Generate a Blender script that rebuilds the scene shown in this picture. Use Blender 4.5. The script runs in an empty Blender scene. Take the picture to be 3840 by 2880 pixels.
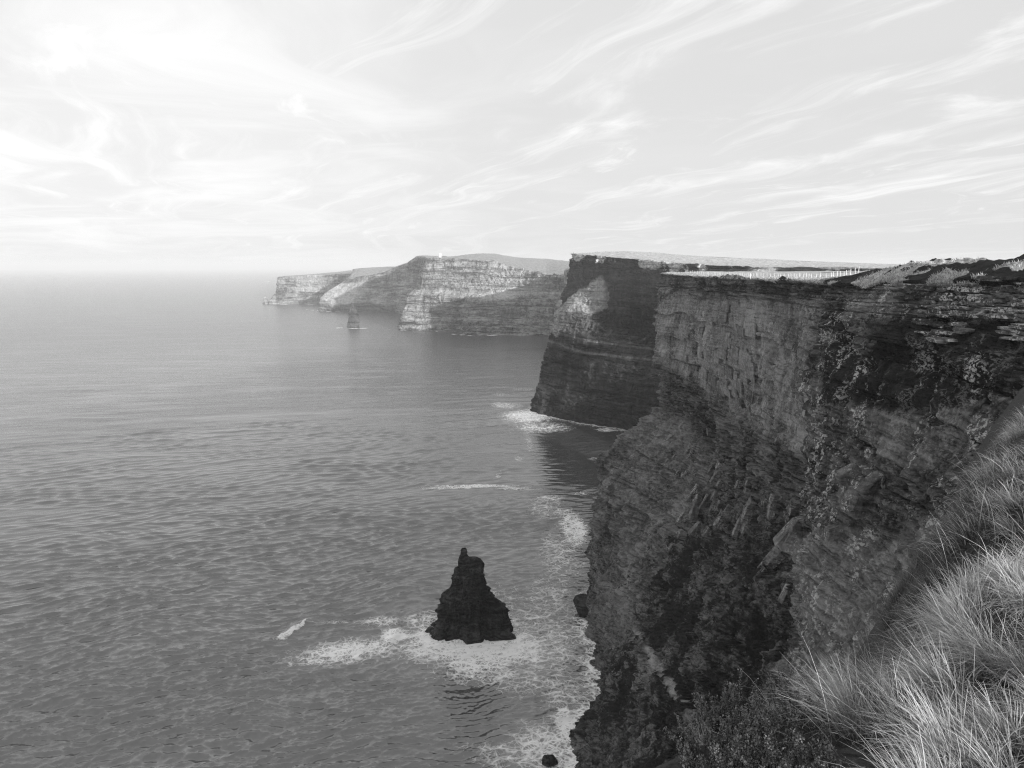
import bpy, bmesh, math, random
import numpy as np
from mathutils import Vector, Matrix

# ------------------------------------------------------------------ camera, world, sun, exposure
scene = bpy.context.scene
COL = scene.collection
H = 165.0                                   # eye height above the sea, metres
F_PX = 2882.0                               # focal length in pixels of the 3840 px wide photograph
PITCH = math.atan((1440 - 998) / F_PX)
CP, SP = math.cos(PITCH), math.sin(PITCH)
SUN_AZ = math.radians(29)                   # behind the camera, turned to the right
SUN_EL = math.radians(8.8)

cam_data = bpy.data.cameras.new("camera")
cam = bpy.data.objects.new("camera", cam_data)
COL.objects.link(cam)
cam.location = (0, 0, H)
cam.rotation_euler = (math.radians(90) - PITCH, 0, 0)
cam_data.sensor_fit = 'HORIZONTAL'
cam_data.sensor_width = 36.0
cam_data.lens = 36.0 * F_PX / 3840.0
cam_data.clip_start = 0.1
cam_data.clip_end = 200000.0
scene.camera = cam

sun_dir = Vector((math.sin(SUN_AZ) * math.cos(SUN_EL), -math.cos(SUN_AZ) * math.cos(SUN_EL), math.sin(SUN_EL)))
sd = bpy.data.lights.new("sun", 'SUN')
sd.energy = 5.0
sd.angle = math.radians(0.53)
sd.color = (1.0, 1.0, 1.0)
sun = bpy.data.objects.new("sun", sd)
COL.objects.link(sun)
sun.rotation_euler = sun_dir.to_track_quat('Z', 'Y').to_euler()
sun.location = (60, -80, 260)

scene.view_settings.view_transform = 'Standard'
scene.view_settings.look = 'None'
scene.view_settings.exposure = 0.32
scene.view_settings.gamma = 1.0
scene.view_settings.use_curve_mapping = False
scene.render.engine = 'CYCLES'
scene.cycles.use_denoising = True
scene.cycles.denoiser = 'OPENIMAGEDENOISE'
scene.cycles.denoising_prefilter = 'NONE'
scene.cycles.use_adaptive_sampling = False
scene.cycles.pixel_filter_type = 'BLACKMAN_HARRIS'
scene.cycles.filter_width = 1.15
scene.cycles.max_bounces = 6
scene.cycles.diffuse_bounces = 3
scene.cycles.glossy_bounces = 2
scene.cycles.transmission_bounces = 2
scene.cycles.volume_bounces = 2
scene.cycles.transparent_max_bounces = 6


class NT:
    """small helper for node trees"""
    def __init__(self, tree):
        self.t = tree
        self.n = tree.nodes
        self.l = tree.links

    def add(self, kind, **kw):
        nd = self.n.new(kind)
        for k, v in kw.items():
            setattr(nd, k, v)
        return nd

    def link(self, a, b):
        self.l.new(a, b)

    def put(self, sock, v):
        if hasattr(v, 'is_output'):
            self.l.new(v, sock)
        else:
            sock.default_value = v

    def math(self, op, a, b=0.0, c=0.0, clamp=False):
        nd = self.add('ShaderNodeMath', operation=op)
        nd.use_clamp = clamp
        self.put(nd.inputs[0], a)
        self.put(nd.inputs[1], b)
        self.put(nd.inputs[2], c)
        return nd.outputs[0]

    def vmath(self, op, a, b=(0, 0, 0)):
        nd = self.add('ShaderNodeVectorMath', operation=op)
        self.put(nd.inputs[0], a)
        self.put(nd.inputs[1], b)
        return nd.outputs[0]

    def noise(self, vec, scale, detail=4.0, rough=0.55, dist=0.0):
        nd = self.add('ShaderNodeTexNoise')
        self.put(nd.inputs['Vector'], vec)
        nd.inputs['Scale'].default_value = scale
        nd.inputs['Detail'].default_value = detail
        nd.inputs['Roughness'].default_value = rough
        nd.inputs['Distortion'].default_value = dist
        return nd.outputs[0]

    def voro(self, vec, scale, feature='F1', rand=1.0):
        nd = self.add('ShaderNodeTexVoronoi', feature=feature)
        self.put(nd.inputs['Vector'], vec)
        nd.inputs['Scale'].default_value = scale
        nd.inputs['Randomness'].default_value = rand
        return nd.outputs['Distance']

    def ramp(self, v, lo, hi, a=0.0, b=1.0, smooth=True):
        nd = self.add('ShaderNodeMapRange')
        nd.interpolation_type = 'SMOOTHSTEP' if smooth else 'LINEAR'
        self.put(nd.inputs[0], v)
        self.put(nd.inputs[1], lo)
        self.put(nd.inputs[2], hi)
        self.put(nd.inputs[3], a)
        self.put(nd.inputs[4], b)
        return nd.outputs[0]

    def mix(self, f, a, b):
        nd = self.add('ShaderNodeMix', data_type='FLOAT')
        self.put(nd.inputs[0], f)
        self.put(nd.inputs[2], a)
        self.put(nd.inputs[3], b)
        return nd.outputs[0]

    def attr(self, name):
        nd = self.add('ShaderNodeAttribute', attribute_name=name)
        return nd.outputs['Fac']


# sky: Nishita turned to grey (the photograph is black and white) under thin cirrus
world = bpy.data.worlds.new("World")
scene.world = world
world.use_nodes = True
w = NT(world.node_tree)
w.n.clear()
sky = w.add('ShaderNodeTexSky', sky_type='NISHITA')
sky.sun_disc = False
sky.sun_elevation = SUN_EL
sky.sun_rotation = math.pi - SUN_AZ
sky.altitude = 160
sky.dust_density = 2.0
bw = w.add('ShaderNodeRGBToBW')
w.link(sky.outputs[0], bw.inputs[0])
tc = w.add('ShaderNodeTexCoord')
sep = w.add('ShaderNodeSeparateXYZ')
w.link(tc.outputs['Generated'], sep.inputs[0])
gx, gy, gz = sep.outputs
zc = w.math('ADD', w.math('MAXIMUM', gz, 0.0), 0.10)
px_ = w.math('DIVIDE', gx, zc)
py_ = w.math('DIVIDE', gy, zc)


def rot2(x, y, deg):
    c, s = math.cos(math.radians(deg)), math.sin(math.radians(deg))
    return (w.math('ADD', w.math('MULTIPLY', x, c), w.math('MULTIPLY', y, s)),
            w.math('SUBTRACT', w.math('MULTIPLY', y, c), w.math('MULTIPLY', x, s)))


def plane(x, y, sx, sy, off=0.0):
    cb = w.add('ShaderNodeCombineXYZ')
    w.put(cb.inputs[0], w.math('MULTIPLY', x, sx))
    w.put(cb.inputs[1], w.math('MULTIPLY', y, sy))
    cb.inputs[2].default_value = off
    return cb.outputs[0]


ax, ay = rot2(px_, py_, 116)
base_v = plane(px_, py_, 1.0, 1.0)
warp = w.add('ShaderNodeTexNoise')
warp.inputs['Scale'].default_value = 0.35
warp.inputs['Detail'].default_value = 3
w.link(base_v, warp.inputs['Vector'])
wv = w.vmath('MULTIPLY', w.vmath('SUBTRACT', warp.outputs['Color'], (0.5, 0.5, 0.5)), (2.6, 2.6, 2.6))
st_v = w.vmath('ADD', plane(ax, ay, 0.30, 1.7), wv)
fine = w.noise(st_v, 1.7, 10, 0.62, 0.6)
streak = w.ramp(fine, 0.46, 0.80)
wisp_v = w.vmath('ADD', plane(ax, ay, 0.6, 1.4, 3.7), w.vmath('MULTIPLY', wv, (1.6, 1.6, 1.6)))
wisp = w.ramp(w.noise(wisp_v, 0.9, 10, 0.64, 1.2), 0.56, 0.80)
puff = w.ramp(w.noise(w.vmath('ADD', plane(px_, py_, 1.0, 1.0, 9.1), wv), 0.8, 8, 0.6, 0.6), 0.40, 0.72)
# the veil is thicker towards the west (the open sea), as the photograph shows
west = w.ramp(w.math('SUBTRACT', w.math('MULTIPLY', gx, -1.0), w.math('MULTIPLY', gy, 0.25)), -0.65, 0.35)
c1 = w.math('MULTIPLY', streak, w.mix(west, 0.95, 0.8))
c2 = w.math('MULTIPLY', wisp, w.mix(west, 0.95, 0.9))
c3 = w.math('MULTIPLY', puff, w.mix(west, 0.06, 0.75))
cloud = w.math('MAXIMUM', w.math('MAXIMUM', c1, c2), c3)
cloud = w.math('ADD', cloud, w.math('MULTIPLY', west, 0.10), clamp=True)
base_sky = w.mix(0.85, bw.outputs[0], 6.55)       # the thin high veil that levels the blue
dotg = w.add('ShaderNodeVectorMath', operation='DOT_PRODUCT')
w.link(tc.outputs['Generated'], dotg.inputs[0])
dotg.inputs[1].default_value = (-0.508, 0.854, 0.130)
glow = w.ramp(dotg.outputs['Value'], 0.86, 1.0)     # bright thin cloud low over the open sea
low = w.ramp(gz, 0.0, 0.10, 0.62, 1.0)
cloud = w.math('MULTIPLY', cloud, low)
cloud = w.math('ADD', cloud, w.math('MULTIPLY', glow, 0.34), clamp=True)
val = w.mix(cloud, base_sky, 8.3)
bg = w.add('ShaderNodeBackground')
bg.inputs['Strength'].default_value = 0.10
w.link(val, bg.inputs['Color'])
wo = w.add('ShaderNodeOutputWorld')
w.link(bg.outputs[0], wo.inputs[0])

# ------------------------------------------------------------------ helpers: projection, noise, meshes


def ray(px, py):
    u = (px - 1920.0) / F_PX
    v = (1440.0 - py) / F_PX
    return np.array([u, CP + v * SP, -SP + v * CP])


def at(px, py, Y):
    """the point that the photograph shows at (px, py), Y metres ahead of the camera"""
    d = ray(px, py)
    return np.array([0, 0, H]) + d * (Y / d[1])


def on_sea(px, py, z=0.0):
    d = ray(px, py)
    return np.array([0, 0, H]) + d * ((z - H) / d[2])


def _hash(ix, iy, iz, seed):
    h = (ix.astype(np.int64) * 374761393 + iy.astype(np.int64) * 668265263 + iz.astype(np.int64) * 2147483647 + seed * 144269501) & 0xFFFFFFFF
    h = ((h ^ (h >> 13)) * 1274126177) & 0xFFFFFFFF
    h = ((h ^ (h >> 16)) * 2246822519) & 0xFFFFFFFF
    return ((h ^ (h >> 15)) & 0xFFFFFF) / float(0xFFFFFF)


def h1(i, seed=0):
    i = np.asarray(i)
    return _hash(i, i * 0 + 7, i * 0 + 13, seed)


def h2(i, j, seed=0):
    return _hash(np.asarray(i), np.asarray(j), np.asarray(i) * 0 + 5, seed)


def vnoise(P, seed=0):
    """value noise in -1..1 at points P (N,3)"""
    Fl = np.floor(P)
    fr = P - Fl
    fr = fr * fr * fr * (fr * (fr * 6 - 15) + 10)
    i = Fl.astype(np.int64)
    x, y, z = i[:, 0], i[:, 1], i[:, 2]
    fx, fy, fz = fr[:, 0], fr[:, 1], fr[:, 2]
    r = 0
    for dx in (0, 1):
        wx = fx if dx else 1 - fx
        for dy in (0, 1):
            wy = fy if dy else 1 - fy
            for dz in (0, 1):
                wz = fz if dz else 1 - fz
                r = r + wx * wy * wz * _hash(x + dx, y + dy, z + dz, seed)
    return r * 2 - 1


def fbm(P, scale, octaves=4, seed=0, gain=0.5, ridged=False):
    """fractal noise about -1..1; scale = size in metres of the largest lumps (a number or three)"""
    Q = np.asarray(P, float) / np.asarray(scale, float)
    a, s, tot = 1.0, 0, 0
    for k in range(octaves):
        n = vnoise(Q + 17.3 * k, seed + k)
        if ridged:
            n = 1 - 2 * np.abs(n)
        s = s + a * n
        tot += a
        a *= gain
        Q = Q * 2.03
    return s / tot


def sm(x, a, b):
    t = np.clip((x - a) / (b - a), 0, 1)
    return t * t * (3 - 2 * t)


def mesh_from(name, V, Fc, mat, parent=None, attrs=None, smooth=False):
    me = bpy.data.meshes.new(name)
    V = np.asarray(V, np.float32)
    Fc = np.asarray(Fc, np.int32)
    k = Fc.shape[1]
    me.vertices.add(len(V))
    me.vertices.foreach_set('co', V.ravel())
    me.loops.add(Fc.size)
    me.loops.foreach_set('vertex_index', Fc.ravel())
    me.polygons.add(len(Fc))
    me.polygons.foreach_set('loop_start', np.arange(0, Fc.size, k, dtype=np.int32))
    try:
        me.polygons.foreach_set('loop_total', np.full(len(Fc), k, np.int32))
    except Exception:
        pass
    me.polygons.foreach_set('use_smooth', np.full(len(Fc), bool(smooth)))
    for an, av in (attrs or {}).items():
        a = me.attributes.new(an, 'FLOAT', 'POINT')
        a.data.foreach_set('value', np.asarray(av, np.float32).ravel())
    me.update(calc_edges=True)
    if mat:
        me.materials.append(mat)
    o = bpy.data.objects.new(name, me)
    COL.objects.link(o)
    if parent is not None:
        o.parent = parent
        o.matrix_parent_inverse = parent.matrix_world.inverted() if False else Matrix.Translation(-Vector(parent.location))
    return o


def grid_faces(nu, nv, u0=0, u1=None, v0=0, v1=None):
    """quads of a grid stored as index u*nv+v"""
    u1 = nu - 1 if u1 is None else u1
    v1 = nv - 1 if v1 is None else v1
    U, Vv = np.meshgrid(np.arange(u0, u1), np.arange(v0, v1), indexing='ij')
    a = (U * nv + Vv).ravel()
    return np.stack([a, a + nv, a + nv + 1, a + 1], 1)


def submesh(V, Fc, attrs=None):
    used, inv = np.unique(Fc, return_inverse=True)
    return V[used], inv.reshape(Fc.shape), {k: v[used] for k, v in (attrs or {}).items()}


def thing(name, label, cat, loc, group=None):
    o = bpy.data.objects.new(name, None)
    COL.objects.link(o)
    o.location = loc
    o.empty_display_size = 1.0
    o['label'] = label
    o['category'] = cat
    if group:
        o['group'] = group
    return o


def tag(o, label=None, cat=None, group=None, kind=None):
    for k, v in (('label', label), ('category', cat), ('group', group), ('kind', kind)):
        if v:
            o[k] = v
    return o


def normals(P):
    du = np.gradient(P, axis=0)
    dv = np.gradient(P, axis=1)
    n = np.cross(du, dv)
    return n / (np.linalg.norm(n, axis=2, keepdims=True) + 1e-9)


def smooth_axis(A, axis, sig):
    if sig <= 0:
        return A
    r = int(sig * 3) + 1
    k = np.exp(-0.5 * (np.arange(-r, r + 1) / sig) ** 2)
    k /= k.sum()
    pad = [(0, 0)] * A.ndim
    pad[axis] = (r, r)
    B = np.pad(A, pad, mode='edge')
    out = 0
    n = A.shape[axis]
    for i, kk in enumerate(k):
        sl = [slice(None)] * A.ndim
        sl[axis] = slice(i, i + n)
        out = out + kk * B[tuple(sl)]
    return out


def loft(stations, nus, nvs, su=2.0, sv=1.0):
    """stations: [n][rows][3] -> fine grid; nus = steps between stations, nvs = steps between rows.
    Returns P (nu,nv,3), the fractional row index of every v and the fractional station index of every u."""
    S = np.array(stations, float)
    ui = np.concatenate([[i + np.arange(k) / k for k in [n]][0] for i, n in enumerate(nus)] + [[len(nus)]])
    vi = np.concatenate([[i + np.arange(k) / k for k in [n]][0] for i, n in enumerate(nvs)] + [[len(nvs)]])

    def lerp(A, t, axis):
        i = np.minimum(np.floor(t).astype(int), A.shape[axis] - 2)
        f = t - i
        sh = [1] * A.ndim
        sh[axis] = len(t)
        f = f.reshape(sh)
        return np.take(A, i, axis) * (1 - f) + np.take(A, i + 1, axis) * f
    P = lerp(lerp(S, ui, 0), vi, 1)
    P = smooth_axis(smooth_axis(P, 0, su), 1, sv)
    return P, vi, ui


def strata(P, s, layers, seed=0, dip=0.0, jitter=1.0):
    """protrusion in metres of bedded, jointed rock. layers: (thickness, amplitude, block width, crack depth)"""
    z = P[:, 2] + dip * s + jitter * fbm(P, 70.0, 2, seed + 90)
    tot = np.zeros(len(P))
    for k, (T, amp, bw_, crack) in enumerate(layers):
        q = z / T + 0.35 * vnoise(np.stack([s / (bw_ * 6), s * 0 + k * 9.7, z / (T * 5)], 1), seed + 31 * k)
        q = q + 0.6 * np.sin(q * 0.9 + k)                 # uneven bed thickness
        L = np.floor(q).astype(np.int64)
        fz = q - L
        r = h1(L, seed + 3 * k)
        sj = s / (bw_ * (0.6 + 0.9 * r)) + r * 31.7 + 0.22 * vnoise(np.stack([s * 0, s * 0 + k, z / T], 1), seed + 5 + k)
        B = np.floor(sj).astype(np.int64)
        fb = sj - B
        rb = h2(L, B, seed + 11 * k)
        tot += amp * (0.55 * r + 0.65 * rb * rb - 0.45)
        tot -= crack * np.maximum((fz < 0.10) * 1.0, (fb < 0.06) * (h2(L, B, seed + 77) > 0.45))
    return tot


def dist_poly(P2, poly):
    """distance in plan of points (N,2) to a dense set of points"""
    out = np.full(len(P2), 1e9)
    for c in range(0, len(P2), 60000):
        d = P2[c:c + 60000, None, :] - poly[None]
        out[c:c + 60000] = np.sqrt((d ** 2).sum(2).min(1))
    return out


def dens(poly, step):
    out = []
    for a, b in zip(poly[:-1], poly[1:]):
        n = max(1, int(np.linalg.norm(np.array(b) - np.array(a)) / step))
        for i in range(n):
            out.append(np.array(a) + (np.array(b) - np.array(a)) * i / n)
    out.append(np.array(poly[-1]))
    return np.array(out)


# ------------------------------------------------------------------ materials (greys only)


def new_mat(name):
    m = bpy.data.materials.new(name)
    m.use_nodes = True
    t = NT(m.node_tree)
    t.n.clear()
    return m, t


def finish(t, col, rough, bump=None, bump_d=0.1, strength=1.0, spec=0.3):
    p = t.add('ShaderNodeBsdfPrincipled')
    t.put(p.inputs['Base Color'], col)
    t.put(p.inputs['Roughness'], rough)
    p.inputs['Specular IOR Level'].default_value = spec
    if bump is not None:
        b = t.add('ShaderNodeBump')
        b.inputs['Strength'].default_value = strength
        b.inputs['Distance'].default_value = bump_d
        t.link(bump, b.inputs['Height'])
        t.link(b.outputs[0], p.inputs['Normal'])
    o = t.add('ShaderNodeOutputMaterial')
    t.link(p.outputs[0], o.inputs[0])
    return p


def rock_material(name, k, lo, hi, veg_shade_c=0.035, lichen=0.0, lich_size=0.25, pale_c=0.34, turf_c=0.32, bedz=0.9):
    """k = size in metres of the finest grain worth showing"""
    m, t = new_mat(name)
    g = t.add('ShaderNodeNewGeometry').outputs['Position']
    wq = t.add('ShaderNodeTexNoise')
    wq.inputs['Scale'].default_value = 0.12 / k
    wq.inputs['Detail'].default_value = 3
    t.link(g, wq.inputs['Vector'])
    gw = t.vmath('ADD', g, t.vmath('MULTIPLY', t.vmath('SUBTRACT', wq.outputs['Color'], (0.5, 0.5, 0.5)), (2.5 * k, 2.5 * k, 2.5 * k)))
    big = t.noise(g, 0.035 / k, 6, 0.65)
    bed = t.noise(t.vmath('MULTIPLY', gw, (0.10 / k, 0.10 / k, bedz / k)), 0.8, 6, 0.65, 0.3)
    drip = t.noise(t.vmath('MULTIPLY', gw, (0.45 / k, 0.45 / k, 0.05 / k)), 0.6, 5, 0.65, 0.3)
    fine = t.noise(g, 0.8 / k, 7, 0.75)
    v = t.math('ADD', t.math('MULTIPLY', big, 1.1), t.math('MULTIPLY', bed, 1.1))
    v = t.math('ADD', v, t.math('ADD', t.math('MULTIPLY', drip, 0.32), 0.09))
    v = t.math('ADD', v, t.math('MULTIPLY', fine, 0.9))
    c = t.ramp(v, 1.50, 2.18, lo, hi, smooth=True)
    stain = t.ramp(t.noise(t.vmath('MULTIPLY', gw, (0.30 / k, 0.30 / k, 0.03 / k)), 0.4, 5, 0.7), 0.54, 0.64)
    c = t.mix(t.math('MULTIPLY', stain, 0.55), c, lo * 0.7)
    seam = t.ramp(t.noise(t.vmath('MULTIPLY', gw, (0.05 / k, 0.05 / k, 1.6 * bedz / k)), 0.5, 3, 0.5), 0.60, 0.68)
    c = t.mix(t.math('MULTIPLY', seam, 0.8), c, lo * 0.5)
    pale = t.attr('pale')
    pn = t.ramp(t.math('ADD', t.math('MULTIPLY', fine, 0.6), t.math('MULTIPLY', drip, 0.6)), 0.45, 0.75)
    c = t.mix(t.math('MULTIPLY', pale, t.mix(pn, 0.35, 1.0)), c, pale_c)
    veg = t.attr('veg')
    vn = t.noise(g, 0.35 / k, 6, 0.72, 0.4)
    vm = t.ramp(t.math('ADD', veg, t.math('MULTIPLY', t.math('SUBTRACT', vn, 0.5), 1.1)), 0.42, 0.58)
    vcol = t.mix(t.ramp(t.noise(g, 0.9 / k, 5, 0.75), 0.35, 0.7), veg_shade_c * 0.45, veg_shade_c * 1.9)
    c = t.mix(vm, c, vcol)
    turf = t.attr('turf')
    tm = t.ramp(t.math('ADD', turf, t.math('MULTIPLY', t.math('SUBTRACT', vn, 0.5), 0.9)), 0.42, 0.58)
    tcol = t.mix(t.ramp(t.noise(g, 0.8 / k, 5, 0.75), 0.3, 0.7), turf_c * 0.55, turf_c * 1.35)
    c = t.mix(tm, c, tcol)
    if lichen:
        n2 = t.noise(g, 1.1 / lich_size, 7, 0.72, 0.3)
        patch = t.ramp(t.noise(t.vmath('MULTIPLY', g, (1, 1, 0.4)), 0.20 / lich_size, 4, 0.6), 0.40, 0.62)
        spot = t.ramp(t.math('ADD', n2, t.math('MULTIPLY', patch, 0.10)), 0.585, 0.625)
        spot = t.math('MULTIPLY', t.math('MULTIPLY', spot, patch), t.attr('lichen'), clamp=True)
        c = t.mix(spot, c, lichen)
    h = t.math('ADD', t.math('MULTIPLY', fine, 1.0), t.math('MULTIPLY', bed, 0.8))
    h = t.math('ADD', h, t.math('MULTIPLY', t.noise(g, 2.2 / k, 3, 0.6), 0.4))
    finish(t, c, 0.92, h, 1.0 * k, 1.0, 0.2)
    return m


def plain_mat(name, lo, hi, scale, rough=0.8, bump=0.0, spec=0.3):
    m, t = new_mat(name)
    g = t.add('ShaderNodeTexCoord').outputs['Object']
    n = t.noise(g, scale, 5, 0.65)
    c = t.mix(t.ramp(n, 0.3, 0.7), lo, hi)
    finish(t, c, rough, n if bump else None, bump or 0.1, 0.8, spec)
    return m


# ------------------------------------------------------------------ haze
haze_m, t = new_mat('haze_air')
pv = t.add('ShaderNodeVolumePrincipled')
pv.inputs['Color'].default_value = (0.84, 0.84, 0.84, 1)
pv.inputs['Density'].default_value = 0.000092
pv.inputs['Anisotropy'].default_value = -0.05
o_ = t.add('ShaderNodeOutputMaterial')
t.link(pv.outputs[0], o_.inputs['Volume'])
bx = np.array([[x, y, z] for x in (-42000, 42000) for y in (-3000, 42000) for z in (-8, 262)], float)
bf = [[0, 1, 3, 2], [4, 6, 7, 5], [0, 4, 5, 1], [2, 3, 7, 6], [0, 2, 6, 4], [1, 5, 7, 3]]
haze = mesh_from('haze', bx, bf, haze_m)
tag(haze, 'pale sea haze that fades the far headlands', 'haze', kind='stuff')

# ------------------------------------------------------------------ headlands
FOOT = []          # plan points of every waterline, for the foam


def shift(st, dx, dy, dz=0.0):
    return [np.array(p) + np.array([dx, dy, dz]) for p in st]


def build_headland(name, label, stations, n_in, nus, nvs, mat, layers, seed, rough, su=2.0, lip=None,
                   paint=None, dip=0.0, sculpt=None, extra_mat=None, foot=True, turf_rows=None, jitter=1.0, hummock=None, bulge=None, joints=0.0):
    """stations hold n_in inland rows, then the edge row, then the rows down the face to below the sea.
    The turf on top and the rock face are the two parts."""
    P, vi, ui = loft(stations, nus, nvs, su, 1.2)
    nu, nv, _ = P.shape
    if sculpt is not None:
        P = sculpt(P, vi, ui)
    N = normals(P)
    # face outwards: away from the plateau
    flip = np.sign((N * (P[:, -1:, :] - P[:, :1, :])).sum(2).mean())
    N = N * flip
    hor = N * np.array([1, 1, 0.35])
    hor /= np.linalg.norm(hor, axis=2, keepdims=True) + 1e-9
    edge_len = np.concatenate([[0], np.cumsum(np.linalg.norm(np.diff(P[:, int(nv * 0.75), :2], axis=0), axis=1))])
    s = np.repeat(edge_len[:, None], nv, 1).ravel()
    Q = P.reshape(-1, 3)
    v = np.repeat(vi[None], nu, 0).ravel()
    u = np.repeat(ui[:, None], nv, 1).ravel()
    face = sm(v, n_in - 0.10, n_in + 0.06)
    amp = rough(v, u) if callable(rough) else rough
    d = strata(Q, s, layers, seed, dip, jitter) * amp
    T0 = layers[0][0]
    d += amp * 2.2 * layers[0][1] * fbm(Q, T0 * 4.0, 6, seed + 200, 0.55)
    d += amp * 0.6 * layers[0][1] * (fbm(Q, (T0 * 1.3, T0 * 1.3, T0 * 4), 5, seed + 300, 0.6, True) - 0.3)
    d += amp * 0.5 * layers[0][1] * fbm(Q, T0 * 0.5, 4, seed + 320, 0.65)
    if joints:
        jn = vnoise(np.stack([s / 7.0, Q[:, 2] / 34.0, 0 * s + 3.1], 1), seed + 700)
        j2 = vnoise(np.stack([s / 17.0, Q[:, 2] / 80.0, 0 * s + 8.3], 1), seed + 701)
        d -= joints * (np.exp(-(jn / 0.05) ** 2) * 0.8 + np.exp(-(j2 / 0.035) ** 2) * 1.8)
        ln_ = Q[:, 2] / 11.0 + 0.25 * vnoise(np.stack([s / 30.0, 0 * s, Q[:, 2] / 40.0], 1), seed + 702)
        fr_ = ln_ - np.floor(ln_)
        d += joints * 1.5 * (1 - fr_) * (h1(np.floor(ln_).astype(np.int64), seed + 9) > 0.35) - joints * 0.6
    if bulge is not None:
        d += bulge(Q, v, u)
    edge_wob = fbm(np.stack([s, s * 0, s * 0], 1), T0 * 5, 5, seed + 400, 0.6) * layers[0][1] * 1.3
    D = hor.reshape(-1, 3) * (d * face)[:, None]
    top = 1 - face
    near_edge = np.exp(-np.abs(v - n_in) * 3.0)
    D += (hor[:, int(np.searchsorted(vi, n_in + 0.3))][:, None] * np.ones((1, nv, 1))).reshape(-1, 3) * (edge_wob * near_edge)[:, None]
    tl = lip if lip is not None else layers[0][1] * 0.5
    D[:, 2] += top * tl * (fbm(Q, T0 * 1.6, 5, seed + 500, 0.62))
    if hummock is not None:
        D[:, 2] += top * hummock(Q, v, u)
    Q2 = Q + D
    A = {'veg': np.zeros(len(Q)), 'pale': np.zeros(len(Q)), 'lichen': np.zeros(len(Q)), 'turf': top.copy()}
    if paint is not None:
        paint(Q2, v, u, s, A, N.reshape(-1, 3))
    root = thing(name, label, 'cliff', tuple(Q2[np.argmin(np.abs(Q2[:, 2]) + 1e3 * (Q2[:, 2] < 0))]))
    root.location = (float(Q2[nu // 2 * nv + nv - 1, 0]), float(Q2[nu // 2 * nv + nv - 1, 1]), 0.0)
    ke = int(np.searchsorted(vi, n_in)) + (turf_rows or 0)
    for pn, a, b in (('turf_top', 0, ke), ('rock_face', ke, nv - 1)):
        V2, F2, A2 = submesh(Q2, grid_faces(nu, nv, 0, None, a, b), A)
        mesh_from(pn, V2, F2, mat, root, A2)
    if foot:
        G = Q2.reshape(nu, nv, 3)
        row = [g[np.argmin(np.abs(g[ke:, 2])) + ke, :2] for g in G]
        FOOT.extend(row[::3])
    return root, Q2.reshape(nu, nv, 3), vi, ui


Z0 = -4.0


def B_(px, py):
    """waterline point, carried a little below the sea"""
    p = on_sea(px, py)
    return np.array([p[0], p[1], Z0])


# ---- near headland (A)
def inl(edge, dirv, steps):
    """inland rows, farthest first: steps = [(distance, z change)]"""
    e = np.array(edge, float)
    d = np.array(dirv, float) / np.linalg.norm(dirv)
    return [np.array([e[0] + d[0] * k, e[1] + d[1] * k, e[2] + dz]) for k, dz in reversed(steps)]


far_in = [(4, 0.35), (16, 0.9), (60, 1.0), (420, 1.0)]
mound = [(4, 1.0), (13, 3.1), (45, 3.0), (300, 1.5)]
A_st = []
tip = [at(2478, 1025, 400), at(2466, 1062, 399), at(2455, 1250, 397), at(2450, 1350, 396), at(2470, 1525, 398),
       at(2238, 1722, 380), at(2222, 1950, 372), B_(2215, 2240)]


def A_add(rows, d, steps):
    A_st.append(inl(rows[0], d, steps) + [np.array(r) for r in rows])


A_add(shift(tip, 150, 90), (0.3, -1), [(4, 0.3), (12, 0.5), (30, 0.6), (60, 0.6)])
A_add(shift(tip, 60, 45), (0.4, -1), [(4, 0.3), (14, 0.7), (40, 0.8), (90, 0.8)])
A_add(shift(tip, 14, 16), (0.7, -0.7), [(4, 0.3), (14, 0.7), (50, 0.9), (200, 0.8)])
A_add(tip, (1, -0.25), far_in)
A_add([at(2540, 1030, 370), at(2536, 1078, 369), at(2530, 1255, 367), at(2530, 1385, 366), at(2545, 1565, 364),
       at(2320, 1840, 348), at(2255, 2100, 340), (35, 335, Z0)], (1, -0.1), far_in)
A_add([at(2610, 1035, 340), at(2606, 1095, 339), at(2600, 1260, 336), at(2605, 1425, 334), at(2620, 1610, 330),
       at(2400, 1960, 318), at(2285, 2260, 310), (33, 308, Z0)], (1, 0), far_in)
A_add([at(2740, 1042, 275), at(2736, 1100, 274), at(2740, 1300, 270), at(2760, 1550, 267), at(2760, 1750, 261),
       at(2570, 2150, 250), at(2345, 2520, 248), (26, 258, Z0)], (1, 0), far_in)
A_add([at(2880, 1048, 222), at(2876, 1105, 221), at(2870, 1330, 218), at(2870, 1620, 215), at(2860, 1820, 209),
       at(2690, 2290, 198), at(2450, 2700, 205), (19, 215, Z0)], (1, 0.1), far_in)
A_add([at(3000, 1052, 185), at(2998, 1115, 184), at(2995, 1360, 181), at(2975, 1690, 178), at(2960, 1870, 174),
       at(2830, 2400, 165), at(2580, 2820, 178), (12, 178, Z0)], (1, 0.2), far_in)
A_add([at(3075, 1055, 160), at(3070, 1120, 159), at(3065, 1360, 158), at(3060, 1690, 156), at(3050, 1880, 152),
       at(2990, 2350, 140), at(2850, 2820, 145), (5, 140, Z0)], (1, 0.3), [(4, 0.5), (16, 1.4), (60, 1.5), (420, 1.0)])
A_add([at(3125, 1065, 138), at(3105, 1135, 135), at(3045, 1350, 129), at(2992, 1700, 121), at(2975, 1950, 114),
       at(2962, 2230, 104), at(3022, 2850, 88), (-4, 85, Z0)], (0.8, 0.7), [(4, 0.7), (13, 2.0), (45, 2.2), (300, 1.5)])
A_add([at(3300, 1058, 114), at(3290, 1160, 111), at(3235, 1400, 104), at(3200, 1700, 96), at(3180, 1950, 90),
       at(3160, 2250, 83), at(3190, 2850, 71), (-10, 60, Z0)], (0.6, 0.8), mound)
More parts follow.
